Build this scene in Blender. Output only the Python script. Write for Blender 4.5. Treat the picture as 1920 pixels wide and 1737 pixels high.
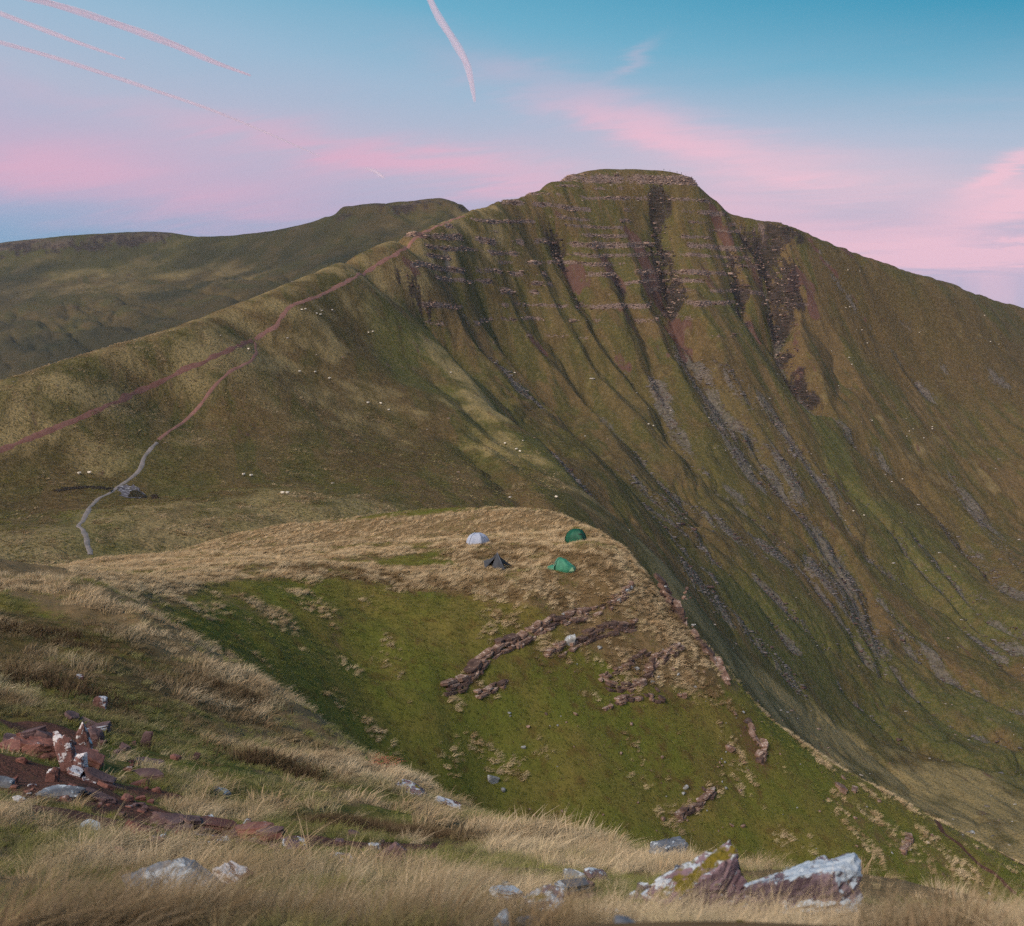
import bpy, bmesh, math, random
import numpy as np
from mathutils import Vector, Matrix

for o in list(bpy.data.objects):
    bpy.data.objects.remove(o, do_unlink=True)
S = bpy.context.scene
COL = S.collection
R_ = math.radians

# ------------------------------------------------------------------ camera
FPX, CU, CV, HOR = 2000.0, 960.0, 868.5, 520.0      # focal length in photo pixels, picture centre, eye level row
PITCH = math.atan((CV - HOR) / FPX)
CP, SP = math.cos(PITCH), math.sin(PITCH)
cam_d = bpy.data.cameras.new('camera')
cam = bpy.data.objects.new('camera', cam_d); COL.objects.link(cam)
cam_d.sensor_fit = 'HORIZONTAL'; cam_d.sensor_width = 36.0; cam_d.lens = FPX / 1920 * 36.0
cam_d.clip_start = 0.1; cam_d.clip_end = 200000.0
cam.location = (0, 0, 0); cam.rotation_euler = (math.pi / 2 - PITCH, 0, 0)
cam_d.dof.use_dof = True; cam_d.dof.focus_distance = 45.0; cam_d.dof.aperture_fstop = 6.3
S.camera = cam

# ------------------------------------------------------------------ node helper
class NT:
    def __init__(self, tree):
        self.t = tree; self.n = tree.nodes; self.l = tree.links
    def node(self, typ, props=None, **ins):
        nd = self.n.new(typ)
        for k, v in (props or {}).items(): setattr(nd, k, v)
        for k, v in ins.items():
            key = int(k[1:]) if k[0] == '_' and k[1:].isdigit() else k.replace('__', ' ')
            self.put(nd.inputs[key], v)
        return nd
    def put(self, sock, v):
        if isinstance(v, bpy.types.NodeSocket): self.l.new(v, sock)
        elif isinstance(v, bpy.types.Node): self.l.new(v.outputs[0], sock)
        else:
            if sock.type == 'RGBA' and len(v) == 3: v = (*v, 1.0)
            sock.default_value = v
    def m(self, op, a, b=0.0, c=0.0, clamp=False):
        nd = self.n.new('ShaderNodeMath'); nd.operation = op; nd.use_clamp = clamp
        self.put(nd.inputs[0], a); self.put(nd.inputs[1], b); self.put(nd.inputs[2], c)
        return nd.outputs[0]
    def vm(self, op, a, b=(0, 0, 0)):
        nd = self.n.new('ShaderNodeVectorMath'); nd.operation = op
        self.put(nd.inputs[0], a); self.put(nd.inputs[1], b)
        return nd.outputs[0]
    def mix(self, f, a, b, blend='MIX'):
        nd = self.n.new('ShaderNodeMix'); nd.data_type = 'RGBA'; nd.blend_type = blend
        self.put(nd.inputs[0], f); self.put(nd.inputs[6], a); self.put(nd.inputs[7], b)
        return nd.outputs[2]
    def noise(self, vec, scale, detail=4, rough=0.55, dist=0.0):
        nd = self.n.new('ShaderNodeTexNoise')
        self.put(nd.inputs['Vector'], vec); nd.inputs['Scale'].default_value = scale
        nd.inputs['Detail'].default_value = detail; nd.inputs['Roughness'].default_value = rough
        nd.inputs['Distortion'].default_value = dist
        return nd.outputs[0]
    def ss(self, v, lo, hi, a=0.0, b=1.0):
        nd = self.n.new('ShaderNodeMapRange'); nd.interpolation_type = 'SMOOTHSTEP'
        self.put(nd.inputs[0], v)
        for i, x in enumerate((lo, hi, a, b)): self.put(nd.inputs[i + 1], x)
        return nd.outputs[0]
    def ramp(self, f, stops):
        nd = self.n.new('ShaderNodeValToRGB'); cr = nd.color_ramp
        while len(cr.elements) < len(stops): cr.elements.new(0.5)
        for e, (p, c) in zip(cr.elements, stops):
            e.position = p; e.color = (*c, 1.0) if len(c) == 3 else c
        self.put(nd.inputs[0], f)
        return nd.outputs[0]
    def attr(self, name):
        nd = self.n.new('ShaderNodeAttribute'); nd.attribute_name = name
        return nd.outputs['Fac']

def new_mat(name):
    m = bpy.data.materials.new(name); m.use_nodes = True
    m.node_tree.nodes.clear()
    h = NT(m.node_tree)
    out = h.node('ShaderNodeOutputMaterial')
    return m, h, out

def srgb(r, g, b):
    f = lambda c: (c / 255 / 12.92) if c / 255 <= 0.04045 else ((c / 255 + 0.055) / 1.055) ** 2.4
    return (f(r), f(g), f(b))

# ------------------------------------------------------------------ sky, sun, exposure
SUN_AZ, SUN_EL = R_(-138.0), R_(43.0)        # azimuth measured from the view direction, negative = to the left
world = bpy.data.worlds.new('World'); S.world = world; world.use_nodes = True
wt = world.node_tree; wt.nodes.clear(); w = NT(wt)
world.cycles.sampling_method = 'MANUAL'; world.cycles.sample_map_resolution = 256
wout = w.node('ShaderNodeOutputWorld')
geo = w.node('ShaderNodeTexCoord')
sep = w.node('ShaderNodeSeparateXYZ', _0=geo.outputs['Generated'])
dx_, dy_, dz_ = sep.outputs
el = w.m('ARCSINE', dz_)                     # radians
az = w.m('ARCTAN2', dx_, dy_)                # 0 straight ahead, + right
sky = w.node('ShaderNodeTexSky', {'sky_type': 'NISHITA', 'sun_disc': False, 'sun_elevation': R_(3.0),
                                  'sun_rotation': SUN_AZ, 'altitude': 800.0, 'air_density': 1.0, 'dust_density': 1.0, 'ozone_density': 2.0})
sky_n = w.mix(1.0, sky, (0.10, 0.10, 0.10), 'MULTIPLY')
def gauss0(x, c, s):
    d = w.m('DIVIDE', w.m('SUBTRACT', x, c), s)
    return w.m('EXPONENT', w.m('MULTIPLY', w.m('MULTIPLY', d, d), -1.0))
# twilight colours by height above the horizon
eln = w.m('DIVIDE', el, R_(90))
elw = w.m('ADD', w.m('ADD', eln, 0.02), w.m('MULTIPLY', az, w.ss(eln, 0.03, 0.14, 0.03, 0.12)))
grad = w.ramp(elw, [(0.0, srgb(168, 186, 212)), (0.028, srgb(126, 172, 210)), (0.040, srgb(150, 176, 212)), (0.055, srgb(174, 180, 212)), (0.085, srgb(176, 194, 217)),
                    (0.118, srgb(156, 192, 218)), (0.160, srgb(108, 178, 208)), (0.215, srgb(40, 150, 186)), (0.36, srgb(44, 120, 165)), (1.0, srgb(40, 90, 140))])
# towards the low sun behind the camera the twilight is brighter
glow = w.ss(w.m('MULTIPLY', w.m('COSINE', w.m('SUBTRACT', az, SUN_AZ)), 1.0), -0.1, 1.0)
base = w.mix(0.15, grad, sky_n)
base = w.mix(w.m('MULTIPLY', glow, gauss0(el, R_(8), R_(30))), base, (1.5, 1.1, 0.8))
# pink high cloud lit from below the horizon: streaks on a cloud plane
inv = w.m('DIVIDE', 1.0, w.m('ADD', w.m('MAXIMUM', dz_, 0.0), 0.22))
cx_ = w.m('MULTIPLY', dx_, inv); cy_ = w.m('MULTIPLY', dy_, inv)
pl = w.node('ShaderNodeCombineXYZ', _0=w.m('MULTIPLY', cx_, 0.35), _1=w.m('ADD', cy_, w.m('MULTIPLY', cx_, 0.35)))
n1 = w.noise(pl, 1.6, 5, 0.55, 0.4)
n2 = w.noise(pl, 4.6, 6, 0.64, 0.6)
cl = w.m('ADD', w.m('MULTIPLY', n1, 0.65), w.m('MULTIPLY', n2, 0.35))
wob = w.m('MULTIPLY', w.m('SUBTRACT', n2, 0.5), 0.07)
elp = w.m('ADD', el, wob)
def gauss(x, c, s):
    d = w.m('DIVIDE', w.m('SUBTRACT', x, c), s)
    return w.m('EXPONENT', w.m('MULTIPLY', w.m('MULTIPLY', d, d), -1.0))
def band(a0, e0, slope, thick, half, amp):
    line = w.m('ADD', w.m('MULTIPLY', w.m('SUBTRACT', az, a0), slope), e0)
    g = gauss(w.m('SUBTRACT', elp, line), 0.0, thick)
    return w.m('MULTIPLY', w.m('MULTIPLY', g, gauss(az, a0, half)), amp)
def ang(u, v):
    dx, dy = (u - CU) / FPX, -(v - CV) / FPX
    X, Y, Z = dx, CP + dy * SP, -SP + dy * CP
    return math.atan2(X, Y), math.atan2(Z, math.hypot(X, Y))
BANDS = [(150, 325, -0.14, 0.034, 0.45, 0.66), (620, 275, -0.16, 0.012, 0.25, 0.35), (1010, 345, -0.15, 0.022, 0.20, 0.75), (1230, 240, -0.33, 0.019, 0.15, 0.66), (1480, 330, -0.05, 0.022, 0.14, 0.55),
         (1900, 385, 0.22, 0.020, 0.085, 0.95), (1560, 455, -0.10, 0.020, 0.16, 0.62), (1850, 535, -0.10, 0.030, 0.14, 0.8), (1880, 470, 0.10, 0.008, 0.06, 0.9), (1900, 310, 0.5, 0.008, 0.03, 0.8), (1180, 120, 0.6, 0.006, 0.02, 0.35)]
tot = None
for (u, v, sl, th, hf, am) in BANDS:
    a0, e0 = ang(u, v); b_ = band(a0, e0, sl, th, hf, am)
    tot = b_ if tot is None else w.m('ADD', tot, b_)
belt = w.m('MULTIPLY', gauss(el, R_(6.5), R_(3.6)), 0.27)
pk = w.m('ADD', tot, belt)
pk = w.m('MULTIPLY', pk, w.ss(cl, 0.25, 0.72, 0.32, 1.25), clamp=True)
pk = w.m('MULTIPLY', pk, 0.84)
pinkc = w.mix(w.ss(az, R_(-12), R_(20)), srgb(220, 172, 196), srgb(244, 194, 208))
skycol = w.mix(pk, base, pinkc)
bg = w.node('ShaderNodeBackground', Color=skycol, Strength=1.0)
w.l.new(bg.outputs[0], wout.inputs['Surface'])

sun_d = bpy.data.lights.new('sun', 'SUN'); sun = bpy.data.objects.new('sun', sun_d); COL.objects.link(sun)
sun_d.energy = 3.0; sun_d.angle = R_(24.0); sun_d.color = (1.0, 0.89, 0.80)
sd = Vector((math.sin(SUN_AZ) * math.cos(SUN_EL), math.cos(SUN_AZ) * math.cos(SUN_EL), math.sin(SUN_EL)))
sun.rotation_euler = (-sd).to_track_quat('-Z', 'Y').to_euler()
S.view_settings.view_transform = 'Standard'; S.view_settings.look = 'None'
S.view_settings.exposure = 0.06; S.view_settings.gamma = 1.0
HAZE = 0.00004                               # density of the evening air
S.render.engine = 'CYCLES'
S.cycles.use_denoising = False
S.cycles.use_adaptive_sampling = True; S.cycles.adaptive_threshold = 0.03
S.cycles.max_bounces = 5; S.cycles.diffuse_bounces = 1; S.cycles.transparent_max_bounces = 12; S.cycles.volume_bounces = 0

# ------------------------------------------------------------------ geometry of the view, used to turn survey points into places
def P(u, v, r):
    dx, dy = (u - CU) / FPX, -(v - CV) / FPX
    X, Y, Z = dx, CP + dy * SP, -SP + dy * CP
    k = r / math.hypot(X, Y)
    return (X * k, Y * k, Z * k)
def D(u, r, z):
    """a place at range r and height z in the direction of column u at eye level"""
    X, Y = (u - CU) / FPX, 1.0
    k = r / math.hypot(X, Y)
    return (X * k, Y * k, z)
def proj(p):
    x, y, z = p
    f = y * CP - z * SP; up = y * SP + z * CP
    return CU + FPX * x / f, CV - FPX * up / f

def dens(pts, n=4):
    """more points along a smooth line through the given ones"""
    a = np.array(pts, float); out = []
    for i in range(len(a) - 1):
        p0, p1, p2, p3 = a[max(i - 1, 0)], a[i], a[i + 1], a[min(i + 2, len(a) - 1)]
        for k in range(n):
            t = k / n
            out.append(tuple(0.5 * (2 * p1 + (p2 - p0) * t + (2 * p0 - 5 * p1 + 4 * p2 - p3) * t * t + (3 * p1 - p0 - 3 * p2 + p3) * t ** 3)))
    out.append(tuple(a[-1])); return out

class TPS:
    def __init__(self, pts, scale, chart=None, lam=0.0):
        self.chart = chart
        p = np.array(pts, float)
        q, val = self.to(p[:, 0], p[:, 1]), p[:, 2]
        if chart == 'polar': val = val / np.hypot(p[:, 0], p[:, 1])
        self.s = scale; self.q = q / scale
        n = len(p)
        d2 = ((self.q[:, None] - self.q[None]) ** 2).sum(-1)
        K = 0.5 * d2 * np.log(d2 + 1e-12) + lam * np.eye(n)
        Pm = np.c_[np.ones(n), self.q]
        A = np.zeros((n + 3, n + 3)); A[:n, :n] = K; A[:n, n:] = Pm; A[n:, :n] = Pm.T
        sol = np.linalg.solve(A, np.r_[val, 0, 0, 0])
        self.w, self.a = sol[:n], sol[n:]
    def to(self, x, y):
        if self.chart == 'polar':
            return np.c_[np.arctan2(x, y) * 2.2, np.log(np.hypot(x, y))]
        return np.c_[x, y]
    def __call__(self, x, y):
        x = np.asarray(x, float); y = np.asarray(y, float); sh = x.shape
        x = x.ravel(); y = y.ravel()
        q = self.to(x, y) / self.s
        out = np.empty(len(x))
        for i in range(0, len(x), 40000):
            qq = q[i:i + 40000]
            d2 = (qq ** 2).sum(1)[:, None] + (self.q ** 2).sum(1)[None] - 2 * qq @ self.q.T
            np.maximum(d2, 1e-12, out=d2)
            out[i:i + 40000] = (0.5 * d2 * np.log(d2)) @ self.w + self.a[0] + qq @ self.a[1:]
        if self.chart == 'polar': out = out * np.hypot(x, y)
        return out.reshape(sh)

def _hash(ix, iy, seed):
    h = (ix.astype(np.int64) * 374761393 + iy.astype(np.int64) * 668265263 + seed * 1442695041) & 0xFFFFFFFF
    h = ((h ^ (h >> 13)) * 1274126177) & 0xFFFFFFFF
    h = h ^ (h >> 16)
    return (h & 0xFFFFFF).astype(np.float64) / 0xFFFFFF * 2 - 1
def vnoise(x, y, seed=0):
    x0 = np.floor(x); y0 = np.floor(y); fx = x - x0; fy = y - y0
    fx = fx * fx * fx * (fx * (fx * 6 - 15) + 10); fy = fy * fy * fy * (fy * (fy * 6 - 15) + 10)
    a = _hash(x0, y0, seed); b = _hash(x0 + 1, y0, seed); c = _hash(x0, y0 + 1, seed); d = _hash(x0 + 1, y0 + 1, seed)
    return (a * (1 - fx) + b * fx) * (1 - fy) + (c * (1 - fx) + d * fx) * fy
def fbm(x, y, octs=4, seed=0, gain=0.5):
    x = np.asarray(x, float); y = np.asarray(y, float)
    s = np.zeros(x.shape); a = 1.0
    for o in range(octs):
        c, sn = math.cos(o * 1.1), math.sin(o * 1.1)
        s += a * vnoise((x * c - y * sn) + 17.3 * o, (x * sn + y * c) - 9.1 * o, seed + o)
        x = x * 2.03; y = y * 2.03; a *= gain
    return s
def sst(x, a, b):
    t = np.clip((x - a) / (b - a), 0, 1); return t * t * (3 - 2 * t)

def polydist(x, y, line):
    """distance to a polyline in plan, position along it 0..1, signed side"""
    best = np.full(x.shape, 1e9); tt = np.zeros(x.shape); sg = np.zeros(x.shape)
    n = len(line) - 1
    for i in range(n):
        ax, ay = line[i][:2]; bx, by = line[i + 1][:2]
        ex, ey = bx - ax, by - ay; L2 = ex * ex + ey * ey + 1e-9
        t = np.clip(((x - ax) * ex + (y - ay) * ey) / L2, 0, 1)
        qx = x - ax - t * ex; qy = y - ay - t * ey
        d = np.hypot(qx, qy); m = d < best
        best[m] = d[m]; tt[m] = ((i + t) / n)[m]; sg[m] = np.sign(ex * qy - ey * qx)[m]
    return best, tt, sg

def grid_mesh(name, X, Y, Z, attrs, mat):
    nj, ni = X.shape
    me = bpy.data.meshes.new(name)
    co = np.stack([X, Y, Z], -1).reshape(-1, 3).astype(np.float32)
    me.vertices.add(len(co)); me.vertices.foreach_set('co', co.ravel())
    j, i = np.mgrid[0:nj - 1, 0:ni - 1]
    a = (j * ni + i).ravel(); q = np.stack([a, a + 1, a + ni + 1, a + ni], -1).astype(np.int32)
    me.loops.add(q.size); me.loops.foreach_set('vertex_index', q.ravel())
    me.polygons.add(len(q)); me.polygons.foreach_set('loop_start', np.arange(0, q.size, 4, dtype=np.int32))
    me.polygons.foreach_set('loop_total', np.full(len(q), 4, np.int32))
    me.polygons.foreach_set('use_smooth', np.ones(len(q), bool))
    me.update(calc_edges=True)
    for k, v in attrs.items():
        at = me.attributes.new(k, 'FLOAT', 'POINT'); at.data.foreach_set('value', np.ascontiguousarray(v, dtype=np.float32).ravel())
    me.materials.append(mat)
    o = bpy.data.objects.new(name, me); COL.objects.link(o)
    return o
def tag(o, label=None, cat=None, group=None, kind=None):
    if label: o['label'] = label
    if cat: o['category'] = cat
    if group: o['group'] = group
    if kind: o['kind'] = kind
    return o
# ------------------------------------------------------------------ shape of the land (survey points: column, row, range)
sky_m = [(-140, 775, 370), (0, 725, 390), (150, 672, 420), (300, 622, 465), (450, 565, 530), (600, 505, 620), (740, 445, 720), (830, 412, 800), (885, 393, 850), (940, 381, 900),
         (1000, 360, 940), (1050, 338, 968), (1110, 320, 992), (1160, 319, 1000), (1210, 321, 1004), (1260, 328, 1008), (1300, 343, 1012), (1318, 362, 1016), (1345, 384, 1025), (1400, 409, 1042),
         (1480, 427, 1062), (1540, 450, 1085), (1600, 476, 1112), (1680, 502, 1152), (1750, 522, 1195), (1830, 552, 1255), (1920, 580, 1330), (2060, 622, 1440)]
mp = []
for (u, v, r) in dens(sky_m, 4):
    p = P(u, v, r); mp.append(p)
    a = D(u, r, 0); k1, k2 = (r + 75) / r, (r + 260) / r
    flat = 1050 <= u <= 1300
    if flat: mp.append((p[0] * (r + 28) / r, p[1] * (r + 28) / r, p[2] - 2.2))
    mp.append((p[0] * k1, p[1] * k1, p[2] - (10 if flat else 34)))
    mp.append((p[0] * k2, p[1] * k2, p[2] - (90 if flat else 130)))
for q in [  # left slope, saddle
    (0, 830, 358), (0, 900, 335), (0, 970, 290), (0, 1060, 215), (160, 1040, 230), (160, 960, 285), (200, 920, 325), (150, 800, 372), (300, 1020, 240), (300, 930, 322), (300, 760, 415), (300, 850, 365),
    (500, 990, 262), (500, 920, 318), (480, 645, 497), (500, 780, 420), (450, 850, 370), (600, 905, 350), (600, 800, 425), (600, 660, 510), (700, 970, 292), (700, 900, 352), (700, 800, 452), (700, 650, 560), (700, 540, 655),
    (800, 900, 368), (800, 760, 490), (900, 860, 430), (950, 950, 348), (1050, 960, 352),
    # buttress edge
    (765, 480, 728), (800, 600, 655), (870, 665, 612), (950, 742, 560), (1050, 830, 508), (1150, 930, 455), (1220, 1040, 392),
    # gullied face
    (900, 480, 805), (900, 590, 745), (1000, 460, 870), (1000, 560, 805), (1000, 690, 722), (1100, 420, 930), (1100, 600, 800), (1100, 780, 678), (1200, 400, 968), (1200, 520, 890), (1200, 700, 775), (1200, 880, 630),
    (1300, 420, 990), (1300, 560, 895), (1300, 700, 805), (1300, 860, 690), (1300, 1020, 570), (1250, 1000, 540), (1300, 1120, 492), (1400, 500, 985), (1400, 640, 880), (1400, 820, 765), (1400, 1000, 645), (1400, 1180, 525), (1450, 1300, 475),
    (1500, 560, 1000), (1500, 720, 885), (1500, 900, 755), (1500, 1100, 620), (1500, 1260, 540), (1600, 600, 1035), (1600, 760, 915), (1600, 950, 775), (1600, 1150, 648), (1600, 1300, 572), (1600, 1400, 512),
    (1700, 620, 1085), (1700, 780, 965), (1700, 1000, 790), (1700, 1200, 665), (1700, 1350, 582), (1700, 1450, 520), (1780, 1440, 540), (1780, 1520, 490), (1900, 1440, 565), (1900, 1560, 477), (1900, 1640, 440),
    (1800, 700, 1080), (1800, 860, 955), (1800, 1000, 850), (1800, 1150, 730), (1800, 1300, 635), (1920, 700, 1145), (1920, 800, 1040), (1920, 1000, 900), (1920, 1130, 765), (1920, 1280, 665), (1920, 615, 1260), (2060, 665, 1330), (2060, 760, 1180)]:
    mp.append(P(*q))
for q in [(-200, 150, -50), (-200, 300, -58), (0, 140, -62), (300, 140, -75), (600, 140, -82), (800, 200, -82), (900, 140, -88), (1000, 260, -88), (1150, 250, -95), (1200, 150, -92), (1300, 300, -125), (1400, 200, -106), (1400, 300, -140), (1600, 250, -140), (1600, 380, -188),
          (1800, 250, -160), (1900, 300, -188), (2100, 300, -190), (2100, 600, -250), (2100, 800, -205), (2100, 1050, -120)]:
    mp.append(D(*q))
M_base = TPS(mp, 100.0, lam=0.01)

def march(f, u, v, r0, r1, n=500):
    """first place along the line of sight where it meets the land"""
    r = np.geomspace(r0, r1, n)
    dx, dy = (u - CU) / FPX, -(v - CV) / FPX
    X, Y, Z = dx, CP + dy * SP, -SP + dy * CP
    k = r / math.hypot(X, Y)
    h = f(X * k, Y * k) - Z * k
    i = int(np.argmax(h > 0)) if (h > 0).any() else int(np.argmax(h))
    if i == 0: kk = k[0]
    else:
        t = -h[i - 1] / (h[i] - h[i - 1] + 1e-9); kk = k[i - 1] + (k[i] - k[i - 1]) * min(max(t, 0), 1)
    return (X * kk, Y * kk, Z * kk)
def on_m(u, v): return march(M_base, u, v, 205, 1450, 420)
def line_m(pts): return [on_m(*p) for p in pts]

# gullies: rows of (column,row), depth at head / middle / foot in metres, half widths left / right
GUL = [
    ([(775, 530), (805, 585), (860, 650), (955, 735), (1020, 800), (1110, 885), (1190, 985), (1260, 1070)], (9, 12, 8), 26, 34),
    ([(825, 440), (850, 530), (900, 620), (960, 700), (1030, 770)], (4, 6, 3), 18, 16),
    ([(865, 450), (905, 540), (940, 605), (1005, 700), (1065, 770), (1135, 850), (1235, 960), (1330, 1080)], (6, 11, 4), 22, 26),
    ([(935, 400), (962, 470), (988, 540), (1032, 620), (1092, 700), (1155, 780), (1250, 890), (1350, 1010)], (6, 13, 4), 22, 30),
    ([(1000, 385), (1020, 480), (1060, 570), (1120, 660), (1200, 760), (1270, 850)], (4, 8, 3), 18, 22),
    ([(1042, 400), (1047, 460), (1082, 525), (1132, 600), (1190, 690), (1232, 740), (1262, 800), (1320, 880), (1420, 960), (1520, 1070)], (14, 13, 3), 20, 26),
    ([(1130, 400), (1160, 500), (1192, 570), (1222, 650), (1240, 720), (1275, 800), (1330, 875)], (7, 11, 5), 18, 24),
    ([(1218, 345), (1232, 400), (1245, 450), (1258, 500), (1270, 560), (1292, 620), (1312, 670), (1352, 745), (1375, 800)], (20, 24, 5), 34, 20),
    ([(1375, 800), (1425, 870), (1500, 950), (1572, 1012), (1622, 1100), (1642, 1200), (1650, 1270)], (4, 6, 4), 12, 12),
    ([(1332, 385), (1357, 440), (1377, 490), (1402, 560), (1432, 620), (1475, 690), (1525, 748)], (9, 16, 9), 24, 22),
    ([(1442, 424), (1440, 500), (1454, 560), (1464, 620), (1492, 682), (1532, 742), (1572, 792)], (22, 28, 10), 40, 22),
    ([(1572, 792), (1642, 852), (1722, 912), (1792, 982), (1862, 1062), (1940, 1120)], (10, 10, 6), 16, 22),
    ([(1500, 540), (1522, 605), (1560, 645), (1580, 700), (1574, 760), (1576, 800)], (4, 10, 4), 16, 18),
    ([(1510, 440), (1560, 510), (1622, 592), (1682, 662), (1762, 762)], (2, 3, 2), 10, 10),
    ([(1592, 472), (1642, 542), (1722, 622)], (2, 3, 1), 10, 10),
    ([(1342, 720), (1402, 800), (1452, 900), (1542, 1000), (1600, 1110)], (3, 4, 3), 8, 8),
    ([(1422, 760), (1502, 850), (1562, 932), (1602, 1012)], (3, 4, 3), 8, 9),
    ([(1330, 880), (1432, 952), (1512, 1002), (1602, 1122), (1642, 1235)], (3, 4, 3), 9, 9),
    ([(1482, 832), (1582, 902), (1652, 962), (1722, 1052), (1802, 1132), (1920, 1232)], (2, 4, 3), 9, 9),
    ([(1602, 1012), (1702, 1082), (1792, 1152), (1920, 1262)], (2, 4, 3), 9, 9),
    ([(1442, 1002), (1522, 1082), (1582, 1162), (1642, 1262)], (2, 4, 4), 9, 9),
    ([(1642, 1200), (1702, 1272), (1802, 1352), (1920, 1402)], (3, 4, 3), 10, 10),
    ([(1132, 855), (1302, 1012), (1422, 1122), (1502, 1232)], (2, 3, 2), 8, 8),
    ([(1202, 885), (1352, 1022), (1472, 1132), (1562, 1232)], (2, 3, 2), 8, 8),
    ([(1700, 980), (1790, 1080), (1860, 1150), (1940, 1200)], (2, 4, 3), 9, 9),
    ([(1660, 1180), (1760, 1250), (1860, 1310), (1940, 1340)], (2, 4, 3), 9, 9),
    ([(1560, 1270), (1640, 1330), (1740, 1400), (1860, 1436), (1950, 1430)], (2, 5, 5), 12, 12),
    ([(830, 800), (900, 860), (960, 915), (1000, 950)], (1, 3, 2), 9, 9),
    ([(880, 790), (960, 850), (1050, 920)], (1, 2, 1), 8, 8),
    ([(760, 640), (850, 730), (950, 820), (1060, 910)], (1, 2.5, 1), 10, 10),
]
for g in GUL: g[0][:] = line_m(g[0])
STRATA = [(88.5, 6), (93.5, 1.8), (80.0, 2.0), (71, 2.2), (60, 3.2), (50.5, 2.4), (44.5, 2.2), (37, 2.2), (29.0, 3.6), (20.5, 2.6), (13.5, 2.4), (5, 3.2), (-2.5, 2.4), (-10, 2.6), (-19.5, 2.6), (-30, 2.4), (-42, 2.0), (-55, 1.6)]

EDGE = line_m([(745, 445), (765, 485), (800, 600), (870, 665), (950, 742), (1050, 830), (1150, 930), (1230, 1050)])
EDGE = [(EDGE[0][0] - 60, EDGE[0][1] + 200)] + EDGE
def M_detail(X, Y, full=True):
    """land height and ground-cover masks of the big mountain"""
    Z = M_base(X, Y)
    al = X * 0.30 - Y * 0.954; pe = X * 0.954 + Y * 0.30      # down the face / along it
    wx = X + 3.6 * fbm(X / 40, Y / 40, 4, 3, 0.55); wy = Y + 3.6 * fbm(X / 40, Y / 40, 4, 8, 0.55)
    gdepth = np.zeros(X.shape); chan = np.zeros(X.shape)
    for (ln, dep, wl, wr) in GUL:
        a = np.array(ln); pad = 70
        m = (X > a[:, 0].min() - pad) & (X < a[:, 0].max() + pad) & (Y > a[:, 1].min() - pad) & (Y < a[:, 1].max() + pad)
        if not m.any(): continue
        d, t, sg = polydist(wx[m], wy[m], ln)
        dd = np.where(t < 0.5, dep[0] + (dep[1] - dep[0]) * sst(t, 0, 0.5), dep[1] + (dep[2] - dep[1]) * sst(t, 0.5, 1))
        wdt = np.where(sg > 0, wr, wl)
        end = sst(t, 0.0, 0.14 if dep[0] < 12 else 0.06) * sst(1 - t, 0, 0.05)
        q = np.clip(1 - d / wdt, 0, 1)
        prof = q ** 1.12
        gdepth[m] = np.maximum(gdepth[m], dd * prof * end * (1.6 if dep[1] <= 5 else 1.32))
        if dep[1] <= 6: chan[m] = np.maximum(chan[m], np.clip(1.15 - d / (3.2 + 5.0 * t), 0, 1) * end)
        elif dep[1] > 8: chan[m] = np.maximum(chan[m], 0.8 * np.clip(1.15 - d / 4.0, 0, 1) * sst(t, 0.45, 0.75))
    gdepth = gdepth * np.clip(1 + 0.28 * fbm(X / 30, Y / 30, 3, 15), 0.4, 1.6)
    Z = Z - gdepth
    d_, t_, s_ = polydist(X, Y, EDGE)
    face = sst(d_ * s_, -4, 22) * sst(Y, 380, 440)
    # small ribs and hummocks
    fan = sst(al, -720, -600); cap = 1 - 0.85 * sst(Z, 80, 92)
    Z = Z + cap * face * ((1 - 0.65 * fan) * 1.5 * fbm(pe / 14, al / 55, 3, 21) + 0.45 * fbm(pe / 5, al / 16, 3, 31))
    rid = 1 - np.abs(fbm(X / 34 + 0.8 * fbm(X / 50, Y / 50, 2, 47), Y / 60, 4, 46)) * 1.5
    Z = Z - face * fan * 2.2 * np.clip(rid, 0, 1) ** 3
    Z = Z + cap * 0.55 * fbm(X / 24, Y / 24, 4, 41) * (1 - 0.3 * face)
    # the sandstone beds: cliffs in the beds, grass slopes between them
    dip = Z + 0.012 * X + 2.6 * vnoise(X / 70, Y / 70, 5) + 0.9 * vnoise(X / 17, Y / 17, 6)
    strata = np.zeros(X.shape); rock = np.zeros(X.shape)
    upper = sst(d_ * s_, -14, 10) * sst(dip, -75, -10) * sst(Y, 560, 640)
    right = 1 - sst(X, 225, 300)
    for k, (zk, h) in enumerate(STRATA):
        br = sst(fbm(pe / 30 + 7 * k, al / 120, 4, 60 + k) + 0.25 * math.sin(k * 2.4), -0.45, 0.25)
        if k < 2: br = np.clip(br + 0.5, 0, 1)
        q = np.clip((dip - (zk - h * 0.75)) / (h * 1.5), 0, 1)
        step = (q * q * (3 - 2 * q) - q) * h * 1.9
        strata += step * br
        rock = np.maximum(rock, br * np.exp(-((dip - zk) / (h * 0.72)) ** 2))
    amt = upper * right * (1 - 0.9 * sst(dip, 91.5, 95))
    Z = Z + strata * amt
    rock = rock * amt
    return Z, gdepth, rock, face, al, pe, chan * face
us = np.linspace(-120, 2040, 820)
rs = np.r_[np.linspace(160, 450, 130), np.linspace(450, 1035, 470)[1:], np.geomspace(1035, 1500, 75)[1:]]
UU, RR = np.meshgrid((us - CU) / FPX, rs)
kk = RR / np.hypot(UU, 1.0)
MX, MY = UU * kk, kk
RR_M = RR
MZ, gd, rock, face, al, pe, chan = M_detail(MX, MY)

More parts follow.
